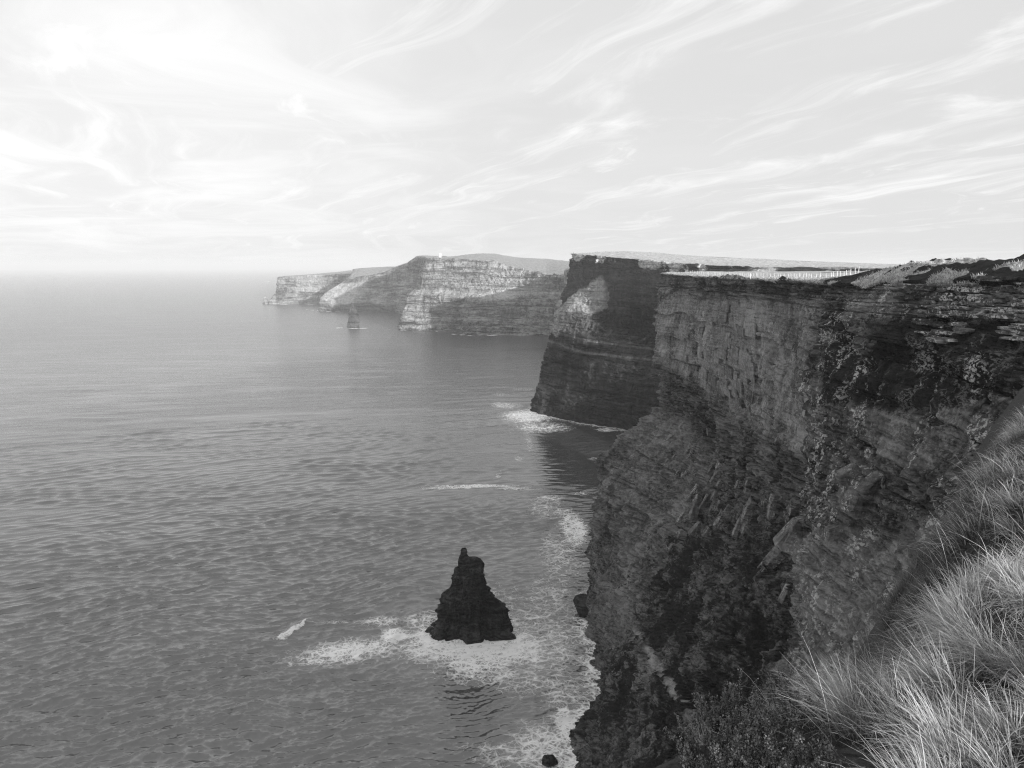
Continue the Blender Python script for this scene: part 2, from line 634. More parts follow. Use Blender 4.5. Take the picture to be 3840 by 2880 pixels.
A_add([at(3500, 1055, 101), at(3500, 1170, 98), at(3470, 1400, 90), at(3430, 1700, 82), at(3400, 1950, 76),
       at(3370, 2250, 70), at(3380, 2850, 60), (-12, 42, Z0)], (0.5, 0.85), mound)
A_add([at(3700, 1062, 91), at(3700, 1190, 88), at(3670, 1400, 78), at(3640, 1700, 69), at(3600, 1950, 63),
       at(3560, 2250, 58), at(3560, 2850, 50), (-14, 30, Z0)], (0.5, 0.85), mound)
A_add([at(3900, 1060, 83), at(3900, 1190, 80), at(3890, 1400, 68), at(3860, 1700, 59), at(3830, 1950, 53),
       at(3790, 2250, 48), at(3780, 2850, 42), (-16, 18, Z0)], (0.6, 0.8), mound)
A_add([at(4250, 1070, 70), at(4250, 1210, 67), at(4230, 1420, 56), at(4200, 1720, 49), at(4160, 1970, 44),
       at(4100, 2270, 40), at(4000, 2860, 35), (-18, 6, Z0)], (0.8, 0.6), mound)
A_add([at(5000, 1090, 52), at(5000, 1240, 49), at(4950, 1450, 42), at(4900, 1750, 37), at(4800, 2000, 33),
       at(4700, 2300, 30), at(4500, 2880, 26), (-22, -8, Z0)], (1, 0.3), [(4, .8), (13, 2.4), (45, 2.4), (300, 2.0)])

for (bx_, by_) in ((-34, -60), (-70, -220), (-90, -520), (-100, -900)):
    rows = [np.array([bx_ + o_x, by_, z_]) for o_x, z_ in ((0, 160.5), (-0.5, 155), (-3, 128), (-5, 100), (-9, 80), (-20, 55), (-25, 30), (-38, Z0))]
    A_add(rows, (1, 0.02), [(4, .2), (14, .4), (60, .5), (420, 1.0)])

near_rock = rock_material('near_rock', 1.0, 0.010, 0.25, 0.016, lichen=0.6, lich_size=0.55, turf_c=0.55, pale_c=0.52, bedz=1.6)


def A_rough(v, u):
    r = np.ones_like(v)
    wall = sm(v, 4.9, 5.2) * (1 - sm(v, 6.8, 7.2)) * (1 - sm(u, 8.4, 9.2)) * sm(u, 2.8, 3.3)
    low = sm(v, 7.0, 7.6)
    r = r - 0.55 * wall + 0.40 * low
    near = sm(u, 9.3, 10.3)
    r = r * (1 - 0.45 * near)
    return r


def A_paint(Q, v, u, s, A, N):
    n1 = fbm(Q, 16, 5, 801, 0.6)
    n2 = fbm(Q, 5, 4, 811, 0.6)
    band = sm(v, 3.95, 4.15) * (1 - sm(v, 4.9, 5.15 + 0.0 * v))            # heathery band under the edge
    far = 1 - sm(u, 9.4, 10.2)
    A['veg'] = band * far * (0.45 + 0.35 * n1)
    tal = sm(v, 7.9, 8.2) * (1 - sm(v, 9.2, 9.9)) * (1 - sm(u, 4.6, 6.6))   # grassy scree below the tip
    A['veg'] = np.maximum(A['veg'], 0.30 * tal)
    A['pale'] = np.maximum(A['pale'], 0.26 * tal)
    low = sm(v, 7.6, 8.6) * sm(u, 4.2, 6.0) * far
    A['veg'] = np.maximum(A['veg'], low * (0.50 + 0.55 * n1))  # deep shade of the lower face, painted through the vegetation mask
    A['veg'] = np.maximum(A['veg'], 0.47 * sm(v, 7.3, 8.2) * sm(u, 4.6, 6.0) * far)  # evens out that painted shade
    # pale slabs of the smooth wall
    wall = sm(v, 4.9, 5.2) * (1 - sm(v, 6.9, 7.15)) * far * sm(u, 2.6, 3.1)
    A['pale'] = np.maximum(A['pale'], wall * np.clip(0.30 + 0.6 * n1 + 0.3 * n2, 0, 0.6))
    # near buttress: heather hangs down between the bedded rock, lichen on the slabs below
    near = 1 - far
    hang = sm(v, 4.55, 5.2) * (1 - sm(v, 6.0, 6.9)) * near
    A['veg'] = np.maximum(A['veg'], hang * (0.68 + 0.85 * n1))
    bed = sm(v, 3.98, 4.1) * (1 - sm(v, 4.8, 5.3)) * near * sm(u, 10.7, 11.2)
    A['lichen'] = np.maximum(A['lichen'], bed * 1.6)
    A['pale'] = np.maximum(A['pale'], bed * 0.55)
    A['veg'] = np.where((bed > 0.3), A['veg'] * 0.5, A['veg'])
    cols = sm(np.sin(s * 0.50 + 2.2 * fbm(Q, 14, 3, 821)), 0.0, 0.6)
    A['lichen'] = np.maximum(A['lichen'], near * sm(v, 5.3, 6.0) * (0.25 + 0.75 * cols))
    A['lichen'] = np.maximum(A['lichen'], near * (1 - sm(u, 10.6, 11.0)) * sm(v, 4.4, 5.0) * 0.9)
    A['lichen'] = np.maximum(A['lichen'], wall * 0.35)
    slab = near * sm(v, 8.0, 8.4)
    A['pale'] = np.maximum(A['pale'], slab * np.clip(0.30 + 0.25 * n2, 0, 0.5))
    A['veg'] = A['veg'] * (1 - 0.85 * slab)
    mp = sm(u, 8.7, 9.6) * (1 - sm(v, 4.0, 4.1)) * sm(fbm(Q, (11, 11, 60), 4, 831, 0.6), -0.10, 0.06)
    A['turf'] = A['turf'] * (1 - mp)
    A['veg'] = np.maximum(A['veg'], mp)


LA = [(7.0, 2.2, 12.0, 0.7), (2.4, 1.5, 5.0, 0.5), (0.95, 0.7, 2.4, 0.3), (0.40, 0.34, 1.3, 0.14)]
headA, GA, viA, uiA = build_headland(
    'headland', 'near dark cliff with fence and bright meadow on top, lichen on its rock',
    A_st, 4, [8, 12, 20, 46, 46, 80, 80, 66, 52, 52, 84, 84, 70, 44, 10, 8, 6, 6, 5, 5],
    [5, 7, 12, 20, 60, 76, 76, 84, 105, 80, 45], near_rock, LA, 5, A_rough, 2.5, lip=0.45, paint=A_paint, dip=-0.02, joints=1.0,
    bulge=lambda Q, v, u: sm(u, 9.3, 10.2) * sm(v, 4.6, 5.2) * (1 - sm(v, 6.1, 6.9)) * (2.4 * np.abs(fbm(Q, (9, 9, 7), 4, 611, 0.55)) + 1.2 * np.abs(fbm(Q, 3.2, 3, 612))),
    hummock=lambda Q, v, u: sm(u, 8.5, 10.5) * (1.7 * fbm(Q, (13, 13, 60), 4, 601, 0.5) + 1.0 * np.abs(fbm(Q, (4, 4, 40), 3, 605)) - 0.5))

# ---- separate beds, slabs and pillars of rock standing proud of the near headland
def chipped(name, seed, attrs):
    """a bevelled, uneven block of unit size"""
    rg = np.random.default_rng(seed)
    bm = bmesh.new()
    bmesh.ops.create_cube(bm, size=1.0)
    for v_ in bm.verts:
        v_.co += Vector(rg.uniform(-0.13, 0.13, 3))
    bmesh.ops.bevel(bm, geom=bm.edges[:], offset=0.05, segments=1, affect='EDGES')
    for v_ in bm.verts:
        v_.co += Vector(rg.uniform(-0.02, 0.02, 3))
    bmesh.ops.triangulate(bm, faces=bm.faces[:])
    me = bpy.data.meshes.new(name)
    bm.to_mesh(me)
    bm.free()
    for an, av in attrs.items():
        a_ = me.attributes.new(an, 'FLOAT', 'POINT')
        a_.data.foreach_set('value', np.full(len(me.vertices), av, np.float32))
    me.materials.append(near_rock)
    return me


gA = GA.reshape(-1, 3)
rel = gA - np.array([0, 0, H])
dep_ = rel[:, 1] * CP - rel[:, 2] * SP
pxA = 1920 + F_PX * rel[:, 0] / np.where(dep_ > 1, dep_, 1)
pyA = 1440 - F_PX * (rel[:, 1] * SP + rel[:, 2] * CP) / np.where(dep_ > 1, dep_, 1)
iuA = np.repeat(np.arange(GA.shape[0]), GA.shape[1])
ivA = np.tile(np.arange(GA.shape[1]), GA.shape[0])


GS = smooth_axis(smooth_axis(GA, 0, 7), 1, 7)


def frame_at(i, j):
    i = int(np.clip(i, 6, GA.shape[0] - 7))
    j = int(np.clip(j, 6, GA.shape[1] - 7))
    tx = GS[i + 6, j] - GS[i - 6, j]
    tx = tx * np.array([1, 1, 0])
    tx /= np.linalg.norm(tx)
    ty = GS[i, j - 6] - GS[i, j + 6]
    ty = ty - tx * (ty @ tx)
    ty /= np.linalg.norm(ty)
    return GA[i, j], tx, ty, np.cross(tx, ty)


def surface_index(px, py):
    """grid cell of the near headland's surface at a measured spot of the photograph"""
    q = (pxA - px) ** 2 + (pyA - py) ** 2
    q = np.where(dep_ > 20, q, 1e12)
    c = np.where(q < 18 ** 2)[0]
    k = c[np.argmin(dep_[c])] if len(c) else int(np.argmin(q))
    return iuA[k], ivA[k]


def place_piece(name, me, i, j, sx, sy, sz, out, level=False, roll=0.0):
    """sx along the cliff, sy up the face, sz through it"""
    p_, tx, ty, n_ = frame_at(i, j)
    if level:
        ty = np.array([0, 0, 1.0])
        n_ = np.cross(tx, ty)
    if n_ @ np.array([-0.8, -0.6, 0.1]) < 0:
        n_ = -n_
        tx = -tx
    if roll:
        c_, s_ = math.cos(roll), math.sin(roll)
        tx, ty = tx * c_ + ty * s_, ty * c_ - tx * s_
    o = bpy.data.objects.new(name, me)
    COL.objects.link(o)
    o.parent = headA
    q_ = p_ + n_ * out
    M = Matrix(((tx[0], ty[0], n_[0]), (tx[1], ty[1], n_[1]), (tx[2], ty[2], n_[2])))
    o.rotation_mode = 'QUATERNION'
    o.rotation_quaternion = M.to_quaternion()
    o.location = Vector(q_) - Vector(headA.location)
    o.scale = (sx, sy, sz)
    return o


rgp = np.random.default_rng(88)
bed_me = [chipped('rock_bed', 500 + k, {'veg': 0.0, 'pale': 0.08 + 0.12 * (k % 4), 'lichen': 1.6, 'turf': 0.0}) for k in range(6)]
slab_me = [chipped('rock_slab', 520 + k, {'veg': 0.0, 'pale': 0.12 + 0.18 * (k % 3), 'lichen': 0.12, 'turf': 0.0}) for k in range(6)]
block_me = [chipped('rock_block', 540 + k, {'veg': 0.0, 'pale': 0.03 + 0.08 * (k % 3), 'lichen': 0.5, 'turf': 0.0}) for k in range(6)]
# thin level beds on the right, above the heather
n_bed = 0
while n_bed < 250:
    px, py = rgp.uniform(3330, 3840), rgp.uniform(1055, 1270)
    if py > 1215 + 90 * math.sin(px * 0.02) or (3560 < px < 3585):
        continue
    i, j = surface_index(px, py)
    place_piece('rock_bed', bed_me[n_bed % 6], i, j, rgp.uniform(1.0, 3.4), rgp.uniform(0.16, 0.40), rgp.uniform(0.7, 1.5), rgp.uniform(-0.1, 0.35), True)
    n_bed += 1
# big flat slabs of the smooth wall
for k in range(110):
    px, py = rgp.uniform(2500, 2800), rgp.uniform(1130, 1700)
    if py > 1310 + (px - 2480) * 0.75 or py < 1180 + 40 * math.sin(px * 0.013):
        continue
    i, j = surface_index(px, py)
    sc_ = rgp.uniform(0.6, 1.3)
    place_piece('rock_slab', slab_me[k % 6], i, j, 7.5 * sc_ * rgp.uniform(0.7, 1.6), 4.2 * sc_ * rgp.uniform(0.6, 1.4), 2.2, rgp.uniform(-1.0, -0.6))
# broken ledges below the wall
for k in range(120):
    px, py = rgp.uniform(2480, 2960), rgp.uniform(1500, 2250)
    if py < 1440 + (px - 2480) * 0.95 or py > 1800 + (px - 2480) * 0.95:
        continue
    i, j = surface_index(px, py)
    place_piece('rock_block', block_me[k % 6], i, j, rgp.uniform(1.0, 3.2), rgp.uniform(1.0, 4.5), rgp.uniform(1.2, 2.6), rgp.uniform(-0.9, -0.3), False, rgp.normal(0, 0.15))
# pale pillars
for px, py, hh in ((2590, 1850, 9), (2612, 1900, 10), (2640, 1880, 8), (2668, 1900, 7), (2560, 1930, 6), (2600, 1980, 6), (2700, 1890, 5), (2725, 1910, 5), (2545, 2000, 4), (2650, 1990, 4), (2690, 1960, 4)):
    i, j = surface_index(px, py)
    place_piece('rock_pillar', block_me[int(px) % 6], i, j, rgp.uniform(1.3, 2.2), hh * 0.8, 2.6, 0.5, False, rgp.normal(0.1, 0.08))
# fallen slabs on the near buttress
faceted = []
for k in range(3):
    bm = bmesh.new()
    bmesh.ops.create_icosphere(bm, subdivisions=4, radius=1.0)
    Vb = np.array([v_.co[:] for v_ in bm.verts])
    rq = np.random.default_rng(700 + k)
    for nn_ in list(np.vstack([np.eye(3), -np.eye(3)]) + rq.normal(0, 0.12, (6, 3))) + list(rq.normal(size=(5, 3))):
        nn_ = nn_ / np.linalg.norm(nn_)
        Vb = Vb - np.maximum(Vb @ nn_ - rq.uniform(0.62, 0.78), 0)[:, None] * nn_
    Vb = Vb * (1 + 0.10 * fbm(Vb, 0.5, 4, 700 + k))[:, None]
    for v_, c_ in zip(bm.verts, Vb):
        v_.co = Vector(c_)
    me = bpy.data.meshes.new('rock_block')
    bm.to_mesh(me)
    bm.free()
    for an, av in {'veg': 0.0, 'pale': 0.06, 'lichen': 1.2, 'turf': 0.0}.items():
        a_ = me.attributes.new(an, 'FLOAT', 'POINT')
        a_.data.foreach_set('value', np.full(len(me.vertices), av, np.float32))
    me.materials.append(near_rock)
    faceted.append(me)
for px, py, a_, b_, r_ in ((3180, 1775, 2.0, 3.2, -0.15), (3195, 1890, 2.9, 3.4, 0.1), (3268, 1810, 1.9, 3.9, 0.05), (3120, 1990, 2.4, 1.8, 0.4)):
    i, j = surface_index(px, py)
    place_piece('rock_block', faceted[int(px) % 3], i, j, a_ * 0.66, b_ * 0.66, 1.6, 0.1, False, r_)
# the pale rib that runs slantwise down the dark lower face
rib = [(2338, 2345), (2372, 2395), (2405, 2440), (2438, 2488), (2468, 2540), (2500, 2590), (2532, 2640), (2568, 2690), (2600, 2735), (2640, 2785)]
keA = int(np.searchsorted(viA, 4))
face_o = [c for c in headA.children if c.name.startswith('rock_face')][0]
faceV = GA[:, keA:].reshape(-1, 3)
rp = np.array([GS[surface_index(*q)] for q in rib])
rp = smooth_axis(rp, 0, 1.0)
dr_ = np.full(len(faceV), 1e9)
tr_ = np.zeros(len(faceV))
for k, (qa, qb) in enumerate(zip(rp[:-1], rp[1:])):
    tq = np.clip(((faceV - qa) @ (qb - qa)) / ((qb - qa) @ (qb - qa)), 0, 1)
    dk = np.linalg.norm(faceV - (qa + tq[:, None] * (qb - qa)), axis=1)
    tr_ = np.where(dk < dr_, k + tq, tr_)
    dr_ = np.minimum(dr_, dk)
half = 0.55 + 0.8 * fbm(faceV, 4.0, 4, 911) + 0.12 * tr_
ribm = sm(half - dr_ + 0.8, 0.0, 0.5)
pa_ = np.zeros(len(faceV), np.float32)
at_ = face_o.data.attributes
for an, tgt in (('pale', 0.62), ('veg', 0.0)):
    at_[an].data.foreach_get('value', pa_)
    at_[an].data.foreach_set('value', (pa_ * (1 - ribm) + tgt * ribm).astype(np.float32))

# ---- second headland (B)
tipB = [at(2132, 951, 880), at(2127, 1040, 880), at(2105, 1150, 878), at(2060, 1235, 872), at(2030, 1360, 870), B_(1993, 1541)]
B_st = []


def B_add(rows, d, steps):
    B_st.append(inl(rows[0], d, steps) + [np.array(r) for r in rows])


plat = [(10, 0.6), (40, 2.2), (150, 3.0), (700, 2.0)]
B_add(shift(tipB, 330, 190, -12), (0.3, -1), [(8, .5), (20, .6), (50, .4), (90, .2)])
B_add(shift(tipB, 90, 110, -2), (0.3, -1), [(8, .5), (30, 1.0), (60, .6), (120, 0.0)])
B_add(shift(tipB, 18, 40), (0.7, -0.5), [(8, .5), (30, 1.6), (120, -2.0), (300, -12.0)])
B_add(tipB, (1, 0.05), [(12, 1.0), (77, 3.0), (170, -4.5), (420, -16.0)])
B_add([at(2250, 960, 823), at(2248, 1060, 821), at(2250, 1145, 819), at(2195, 1270, 803), at(2175, 1420, 800), B_(2120, 1572)], (1, 0.1), [(12, 1), (60, 2), (150, -2), (420, -12)])
B_add([at(2380, 970, 767), at(2380, 1080, 765), at(2392, 1190, 762), at(2360, 1290, 745), at(2350, 1430, 742), B_(2330, 1603)], (1, 0.1), [(12, .8), (60, 1), (150, -2), (420, -9)])
B_add([at(2520, 985, 716), at(2520, 1100, 714), at(2535, 1220, 710), at(2515, 1310, 692), at(2505, 1450, 688), B_(2490, 1640)], (1, 0.1), [(12, .5), (60, .5), (150, -1), (420, -4)])
B_add([at(2800, 1000, 632), at(2800, 1120, 630), at(2810, 1250, 625), at(2800, 1360, 610), at(2790, 1500, 604), (155, 530, Z0)], (1, 0.3), [(12, .3), (60, .3), (150, -.5), (420, -1)])
B_add([(330, 500, 163), (328, 500, 130), (325, 498, 100), (310, 495, 70), (305, 492, 40), (298, 488, Z0)], (1, 0.6), [(10, .3), (40, .5), (150, .5), (420, .5)])
mid_rock = rock_material('mid_rock', 2.6, 0.016, 0.100, 0.026, turf_c=0.60, pale_c=0.48)


def B_paint(Q, v, u, s, A, N):
    n1 = fbm(Q, 40, 5, 851, 0.6)
    tal = sm(v, 5.85, 6.1) * (1 - sm(v, 6.85, 7.05))
    A['veg'] = tal * (0.62 + 0.4 * n1)
    A['pale'] = 0.22 * tal * (1 - sm(u, 3.2, 4.6)) * 2.2
    A['veg'] *= sm(u, 3.2, 4.4) * 0.9 + 0.1
    A['turf'] = np.maximum(A['turf'], (1 - sm(v, 4.15, 4.5)) * (0.45 + 0.9 * fbm(Q, (22, 22, 60), 4, 861)))
    pa, pb = at(2095, 1212, 862), at(2248, 1116, 826)
    tq = np.clip(((Q - pa) @ (pb - pa)) / ((pb - pa) @ (pb - pa)), 0, 1)
    spur = sm(19.0 + 5.0 * tq - np.linalg.norm(Q - (pa + tq[:, None] * (pb - pa)), axis=1) + 7 * fbm(Q, 14, 4, 866), 0.0, 4.0)
    A['pale'] = np.maximum(A['pale'], 1.0 * spur)  # sunlight on the spur, painted in as a pale patch
    A['veg'] *= 1 - spur
    for zz in (7.05, 7.35):
        A['pale'] = np.maximum(A['pale'], 0.5 * np.exp(-((v - zz) / 0.035) ** 2))


LB = [(13.0, 3.0, 30.0, 1.0), (5.0, 2.4, 12.0, 0.9), (2.2, 1.4, 6.0, 0.6)]


def B_sculpt(P, vi, ui):
    # the sunlit spur of broken ground below the tip bulges seawards and towards the south
    c = at(2165, 1175, 852)
    d = np.linalg.norm((P - c) / np.array([36, 40, 26]), axis=2)
    wgt = np.exp(-d ** 2)
    return P + wgt[..., None] * np.array([-6, -20, 4])


headB, GB, viB, uiB = build_headland(
    'headland', 'second dark headland with a sunlit spur of rubble halfway down its seaward end',
    B_st, 4, [10, 20, 40, 50, 80, 90, 70, 30, 14], [5, 6, 8, 12, 60, 45, 50, 50, 60], mid_rock, LB, 23, 1.0, 2.0,
    lip=1.0, paint=B_paint, sculpt=B_sculpt)

# ---- third headland, with the tower (C)
C_st = []


def C_add(ia, ib, rows, back=500):
    ib_ = np.array(ib)
    ic = ib_ + np.array([ib_[0] * 0.2, back, -25.0])
    C_st.append([ic, ib_, np.array(ia)] + [np.array(r) for r in rows])


ct = [at(1599, 968, 2085), at(1577, 1030, 2080), at(1564, 1080, 2075), at(1518, 1104, 2060), at(1500, 1174, 2040), B_(1488, 1237)]
cb = [at(1597, 962, 2450), at(1585, 1030, 2450), at(1575, 1080, 2440), at(1560, 1110, 2430), at(1550, 1150, 2420), B_(1545, 1195)]
C_add(at(1640, 962, 2560), at(1680, 960, 2700), shift(cb, 0, 120))
C_add(at(1615, 963, 2450), at(1660, 961, 2600), cb)
C_add(at(1610, 966, 2150), at(1635, 961, 2450), ct)
C_add(at(1668, 966, 2180), at(1690, 962, 2500), [at(1660, 970, 2075), at(1655, 1035, 2070), at(1650, 1090, 2060), at(1640, 1115, 2040), at(1630, 1180, 2030), B_(1620, 1242)])
C_add(at(1768, 966, 2230), at(1772, 950, 2600), [at(1755, 976, 2060), at(1750, 1040, 2050), at(1748, 1095, 2035), at(1738, 1120, 1995), at(1732, 1190, 1985), B_(1724, 1246)])
C_add(at(1795, 966, 2230), at(1795, 948, 2600), [at(1782, 980, 2052), at(1778, 1042, 2042), at(1776, 1096, 2026), at(1762, 1124, 1935), at(1757, 1190, 1925), B_(1748, 1255)])
C_add(at(1870, 970, 2250), at(1850, 948, 2600), [at(1868, 988, 2020), at(1864, 1050, 2002), at(1870, 1100, 1985), at(1878, 1125, 1930), at(1878, 1190, 1905), B_(1880, 1257)])
C_add(at(1960, 988, 2200), at(1930, 962, 2600), [at(1960, 1006, 1980), at(1960, 1060, 1965), at(1968, 1092, 1950), at(1980, 1108, 1925), at(1984, 1190, 1890), B_(1988, 1259)])
C_add(at(2050, 1002, 2150), at(2046, 967, 2600), [at(2048, 1032, 1905), at(2050, 1062, 1898), at(2056, 1095, 1890), at(2062, 1115, 1880), at(2064, 1190, 1862), B_(2066, 1261)])
C_add(at(2135, 1006, 2000), at(2128, 976, 2500), [at(2140, 1036, 1790), at(2142, 1066, 1785), at(2146, 1100, 1780), at(2150, 1125, 1770), at(2152, 1200, 1755), B_(2154, 1272)])
C_add(at(2330, 1000, 1600), at(2320, 985, 2300), [at(2140, 1012, 1440), at(2139, 1050, 1438), (96, 1432, 118), (88, 1424, 92), (76, 1412, 50), (63, 1400, Z0)])  # unseen promontory, added to cast the diagonal shadow on the lower face
C_add(at(2560, 990, 1500), at(2560, 985, 2000), [at(2580, 992, 1250), at(2582, 1070, 1245), at(2586, 1120, 1240), at(2590, 1160, 1235), at(2592, 1240, 1225), B_(2600, 1370)])  # hidden end of the cove, top raised to lengthen that shadow
far_rock = rock_material('far_rock', 6.0, 0.04, 0.50, 0.07, turf_c=0.40, pale_c=0.62)


def C_paint(Q, v, u, s, A, N):
    n1 = fbm(Q, 90, 5, 871, 0.6)
    led = sm(v, 4.8, 5.05) * (1 - sm(v, 5.75, 6.0))
    A['pale'] = np.maximum(0.45 * led, 0.3 * sm(v, 3.2, 3.7) * (1 - sm(v, 4.8, 5.2)) * (0.5 + n1))
    up = sm(v, 2.95, 3.1) * (1 - sm(v, 3.55, 3.95))
    A['turf'] = np.maximum(A['turf'], up * (0.45 + 0.6 * n1))
    hill = (1 - sm(v, 1.6, 2.0)) * np.exp(-((Q[:, 0] - on_sea(1720, 1200)[0]) / 60) ** 2)
    A['veg'] = np.maximum(A['veg'], 0.0 * hill)


LC = [(24.0, 7.0, 55.0, 2.5), (10.0, 6.0, 26.0, 2.2), (4.5, 3.0, 12.0, 1.2)]
headC, GC, viC, uiC = build_headland(
    'headland', 'far sunlit cliff below the white tower, its lower half in diagonal shadow',
    C_st, 3, [8, 24, 40, 60, 24, 50, 50, 50, 46, 24, 12], [6, 12, 14, 40, 36, 24, 34, 34], far_rock, LC, 41, 1.0, 1.5,
    lip=2.0, paint=C_paint)

# ---- fourth headland (D)
D_st = []


def D_add(ia, ib, rows, back=400):
    ib_ = np.array(ib)
    D_st.append([ib_ + np.array([-40, back, -40.0]), ib_, np.array(ia)] + [np.array(r) for r in rows])


D_add(at(1660, 962, 2560), at(1670, 961, 2800), [at(1640, 964, 2480), at(1638, 1040, 2475), at(1632, 1100, 2470), at(1628, 1150, 2465), B_(1625, 1192)])
D_add(at(1575, 957, 2720), at(1590, 958, 2900), [at(1562, 960, 2650), at(1558, 1040, 2645), at(1540, 1100, 2640), at(1530, 1140, 2630), B_(1522, 1180)])
D_add(at(1532, 984, 2800), at(1560, 975, 3000), [at(1522, 988, 2730), at(1516, 1050, 2725), at(1500, 1105, 2715), at(1490, 1140, 2705), B_(1482, 1172)])
D_add(at(1482, 1000, 2900), at(1490, 999, 3150), [at(1472, 1005, 2800), at(1466, 1060, 2795), at(1450, 1105, 2785), at(1436, 1140, 2775), B_(1424, 1168)])
D_add(at(1440, 1002, 3000), at(1440, 1000, 3250), [at(1410, 1028, 2830), at(1406, 1060, 2825), at(1402, 1095, 2815), at(1372, 1135, 2790), B_(1340, 1166)])
D_add(at(1390, 1006, 3050), at(1400, 1001, 3250), [at(1370, 1034, 2860), at(1366, 1060, 2850), at(1350, 1090, 2835), at(1310, 1140, 2790), B_(1285, 1167)])
D_add(at(1350, 1010, 3050), at(1347, 1004, 3250), [at(1330, 1040, 2890), at(1320, 1062, 2880), at(1290, 1090, 2860), at(1250, 1142, 2815), B_(1240, 1167)])
D_add(at(1330, 1014, 3050), at(1320, 1008, 3250), [at(1312, 1042, 2910), at(1270, 1066, 2900), at(1228, 1090, 2880), at(1200, 1116, 2855), B_(1198, 1165)])
D_add(at(1330, 1014, 3150), at(1320, 1010, 3300), [at(1300, 1046, 2990), at(1270, 1070, 2985), at(1236, 1092, 2980), at(1212, 1120, 2970), B_(1212, 1162)])
LD = [(26.0, 5.0, 60.0, 1.5), (10.0, 3.0, 26.0, 1.0)]


def D_paint(Q, v, u, s, A, N):
    tal = sm(u, 4.3, 5.2) * sm(v, 3.6, 4.2) * (1 - sm(v, 6.0, 6.5))
    A['pale'] = np.maximum(A['pale'], 0.75 * tal)


headD, GD, viD, uiD = build_headland(
    'headland', 'distant shadowed cliff ending in a bright apron of scree, behind the small sea stack',
    D_st, 3, [10, 30, 26, 26, 30, 26, 26, 16], [5, 8, 14, 24, 24, 30, 24], far_rock, LD, 61, 0.8, 1.5, lip=2.0, paint=D_paint)

# ---- fifth headland (E)
E_st = []


def E_add(ia, ib, rows, back=400):
    ib_ = np.array(ib)
    E_st.append([ib_ + np.array([0, back, -40.0]), ib_, np.array(ia)] + [np.array(r) for r in rows])


E_add(at(1370, 1020, 3350), at(1400, 1004, 3700), [at(1350, 1032, 3240), at(1350, 1070, 3236), at(1350, 1110, 3230), B_(1350, 1146)])
E_add(at(1300, 1020, 3450), at(1330, 1009, 3700), [at(1285, 1026, 3300), at(1283, 1070, 3296), at(1280, 1110, 3292), B_(1278, 1144)])
E_add(at(1215, 1025, 3500), at(1250, 1021, 3700), [at(1205, 1031, 3385), at(1203, 1070, 3380), at(1199, 1110, 3376), B_(1196, 1142)])
E_add(at(1125, 1032, 3550), at(1130, 1031, 3700), [at(1120, 1035, 3420), at(1118, 1070, 3415), at(1114, 1112, 3410), B_(1110, 1141)])
E_add(at(1060, 1036, 3550), at(1060, 1035, 3700), [at(1042, 1038, 3450), at(1037, 1070, 3445), at(1034, 1100, 3440), B_(1030, 1140)])
E_add(at(1060, 1037, 3650), at(1062, 1036, 3750), [at(1044, 1039, 3560), at(1039, 1070, 3560), at(1036, 1100, 3560), B_(1034, 1136)])
LE = [(30.0, 4.0, 26.0, 1.0), (12.0, 3.0, 14.0, 1.0)]
headE, GE, viE, uiE = build_headland(
    'headland', 'farthest pale headland at the far end of the cliffs, low islet off its tip',
    E_st, 3, [12, 30, 40, 40, 14], [4, 6, 10, 30, 26, 20], far_rock, LE, 71, 1.0, 1.2, lip=1.5)


